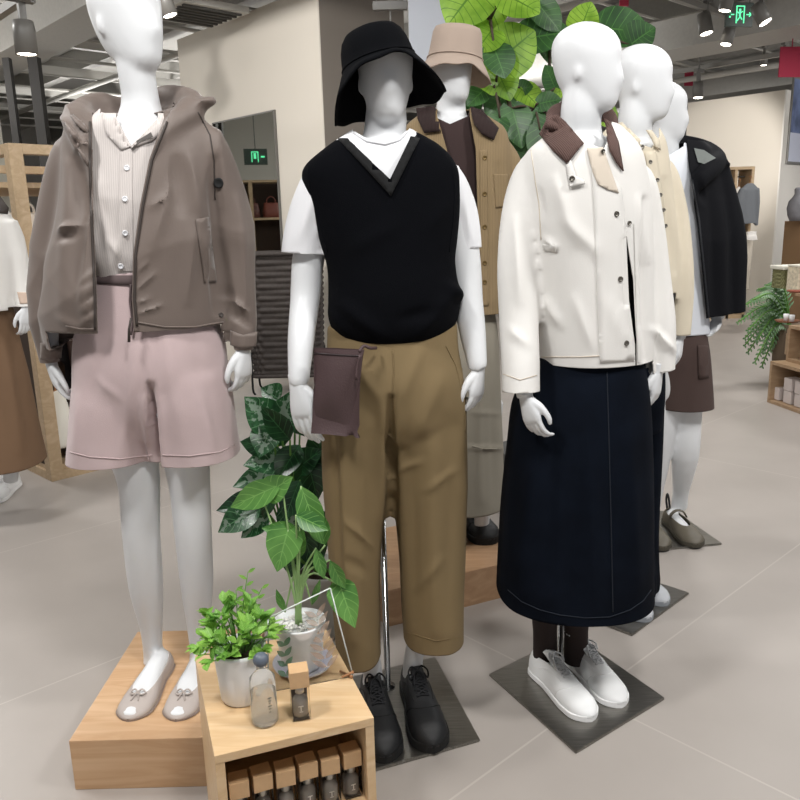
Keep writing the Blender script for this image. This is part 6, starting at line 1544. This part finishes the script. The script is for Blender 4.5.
# fern behind the shelf
fp = Vector((at(783, 330, 6.15).x+.06, 6.15, 0)); t = thing('potted_fern', 'feathery green fern leaning out left of the right-hand shelf', 'potted plant', fp)
bm = bmesh.new(); lathe(bm, [(.01, .001), (.11, .001), (.13, .5), (.12, .5), (.02, .47)], fp, 28); link('pot', tomesh(bm), mat('brown_pot', '#6a5a4a', rough=.7), t)
bm = bmesh.new(); bs = bmesh.new(); r = random.Random(9)
FT = [(745, 338), (738, 322), (748, 352), (752, 300), (758, 289), (766, 285), (755, 362), (762, 352), (770, 350), (742, 306), (760, 310), (765, 330), (748, 330), (775, 290), (757, 340), (752, 318), (768, 305), (745, 345), (762, 366)]
for tx, ty in FT:
    e = at(tx, ty, 6.15-r.uniform(-.12, .2)); b0 = fp+Vector((0, 0, .48)); mid = b0.lerp(e, .5)+Vector((0, 0, .14)); pts = [Vector(q) for q in cr([b0, mid, e], 9)]
    add_tube(bs, pts, [.006]*len(pts), 6)
    for i in range(4, len(pts)):
        d = (pts[i]-pts[i-1]).normalized(); sd = d.cross(Vector((0, -.6, 1))).normalized(); ln = .085*(1.15-i/len(pts))
        for s in (-1, 1): leaf(bm, pts[i], pts[i]+(sd*s+d*.6)*ln+Vector((0, 0, -.01)), .017, nrm=Vector((0, -1, .6)), shape='lance', ni=4, nj=4)
link('foliage', tomesh(bm), leaf_mat('fern_leaf', '#54784f', '#7d9f74', '#8fae84', .25), t); link('stems', tomesh(bs), M_STEM, t)

# clothes rack before the right wall
YR = 10.3; pT = at(727, 171, YR); pT2 = at(755, 168, YR); zR = (pT.z+pT2.z)/2
ur = (pT2-pT); ur.z = 0; wR = ur.length; ur.normalize(); ur = Vector((ur.x, ur.y, 0)); un = Vector((-ur.y, ur.x, 0)); rr = math.atan2(ur.y, ur.x)
o_ = Vector((pT.x, pT.y, 0)); ck = thing('clothes_rack', 'oak-framed clothes rack in front of the right cream wall', 'clothes rack', o_)
def cb(a0, a1, b0, b1, z0, z1_):
    c = o_+ur*(a0+a1)/2+un*(b0+b1)/2; c.z = (z0+z1_)/2; return boxmesh(c, (a1-a0, b1-b0, z1_-z0), rz=rr)
for a in (-.16, wR*.30, wR-.035): link('post', cb(a, a+.035, 0, .4, 0, zR), M_OAK_L, ck)
link('top_board', cb(-.16, wR, 0, .4, zR, zR+.035), M_OAK_L, ck); link('base_board', cb(-.16, wR, 0, .4, .0, .05), M_OAK_L, ck)
bm = bmesh.new(); add_tube(bm, [o_+ur*-.14+un*.2+Vector((0, 0, zR-.08)), o_+ur*(wR-.02)+un*.2+Vector((0, 0, zR-.08))], .01, 8); link('hanging_rail', tomesh(bm), M_LAMP, ck)
for k, (px, py, w_, h_, col, lb, dY) in enumerate(((739, 185, .12, .95, '#d9d4cc', 'white long shirt hanging at the left of the oak rack', -.05), (750, 182, .22, .52, '#6f7378', 'slate-grey cardigan hanging at the right of the oak rack', -.16), (748, 232, .16, .75, '#d3cbbd', 'cream skirt hanging beneath the grey cardigan', -.06), (731, 186, .07, .7, '#5b4a52', 'dark plum garment at the left end of the oak rack', .05))):
    p = at(px, py, YR+dY+.05); hung(p, w_, .1, h_, col, rr+.1, lb, None, sleeves=(k < 2), hook=k != 2)
p = at(752, 230, YR-.18); hung(p, .2, .1, .14, '#e6e3df', rr, 'white ruffled hem garment under the grey cardigan', None, sleeves=False, hook=False)

# poster and the goods in front of the white side wall
def sidept(px, py):
    v = ray(px, py); n_ = GA; t_ = (CR-GA*.03-CAMP).dot(n_)/v.dot(n_); return CAMP+v*t_
s0, s1 = sidept(793, 76), sidept(810, 76); s2 = sidept(793, 164); s3 = sidept(793, 133)
b0_ = (s0-CR).dot(GB); b1_ = (s1-CR).dot(GB)
po = thing('poster', 'framed fashion poster with blue-grey photo above a pale caption on the white side wall', 'poster', s0)
link('poster_frame', gbox(CR, -.045, -.025, b0_, b1_, s2.z, s0.z), M_LAMP, po); link('poster_caption', gbox(CR, -.049, -.045, b0_+.03, b1_, s2.z+.03, s3.z), mat('pale_caption', '#c4c9da', rough=.6), po, 'pale lower half with caption')
link('poster_photo', gbox(CR, -.049, -.045, b0_+.03, b1_, s3.z, s0.z-.03), mat('poster_blue', '#5d6a8c', rough=.6, noise=.6, nscale=4), po, 'blue-grey photograph')
pb = at(800, 262, 9.2); wz = at(793, 221, 9.2).z
tag(link('cardboard_box', boxmesh((pb.x+.14, 9.2, wz/2), (.42, .5, wz), rz=.25, bev=.004), mat('cardboard', '#8b6e50', rough=.8)), 'brown cabinet box at the right edge under the grey jar', 'cabinet')
bm = bmesh.new(); lathe(bm, [(.01, .001), (.075, .001), (.10, .06), (.115, .14), (.10, .22), (.06, .27), (.045, .30), (.05, .35), (.035, .37), (.02, .37)], (at(798, 205, 9.1).x, 9.1, wz), 32); top_thing('stone_jar', tomesh(bm), mat('stone_grey', '#77767a', rough=.7, noise=.15, nscale=12), 'grey rounded stone jar on the brown cabinet at the right edge', 'jar')

# ================================================================== light
def area(name, loc, size, power, aim=(0, 0, -1), col=(1, .985, .965), spread=180):
    l = bpy.data.lights.new(name, 'AREA'); l.shape = 'DISK'; l.size = size; l.energy = power; l.color = col; l.spread = math.radians(spread)
    o = bpy.data.objects.new(name, l); COL.objects.link(o); o.location = loc; o.rotation_euler = Vector(aim).to_track_quat('-Z', 'Y').to_euler(); return o
for k, (x, y, z, s, p, aim) in enumerate(LIGHTS): area('ceiling_lamp', (x, y, z), s, p, aim)
for x, y, z, p in CEILING_FILL: area('ceiling_fill', (x, y, z), 1.4, p, (0, 0, 1))
def spotl(loc, aim, power, angle=50, blend=.6, size=.06, col=(1, .965, .925)):
    l = bpy.data.lights.new('spot', 'SPOT'); l.energy = power; l.spot_size = math.radians(angle); l.spot_blend = blend; l.shadow_soft_size = size; l.color = col
    o = bpy.data.objects.new('spot', l); COL.objects.link(o); o.location = loc; o.rotation_euler = (Vector(aim)-Vector(loc)).to_track_quat('-Z', 'Y').to_euler()
for q in SPOTS: spotl(*q)
w = bpy.data.worlds.new('world'); SC.world = w; w.use_nodes = True
w.node_tree.nodes['Background'].inputs[0].default_value = (.80, .82, .86, 1); w.node_tree.nodes['Background'].inputs[1].default_value = WORLD
SC.view_settings.view_transform = 'Standard'; SC.view_settings.look = 'None'; SC.view_settings.gamma = 1; SC.view_settings.exposure = EXPO
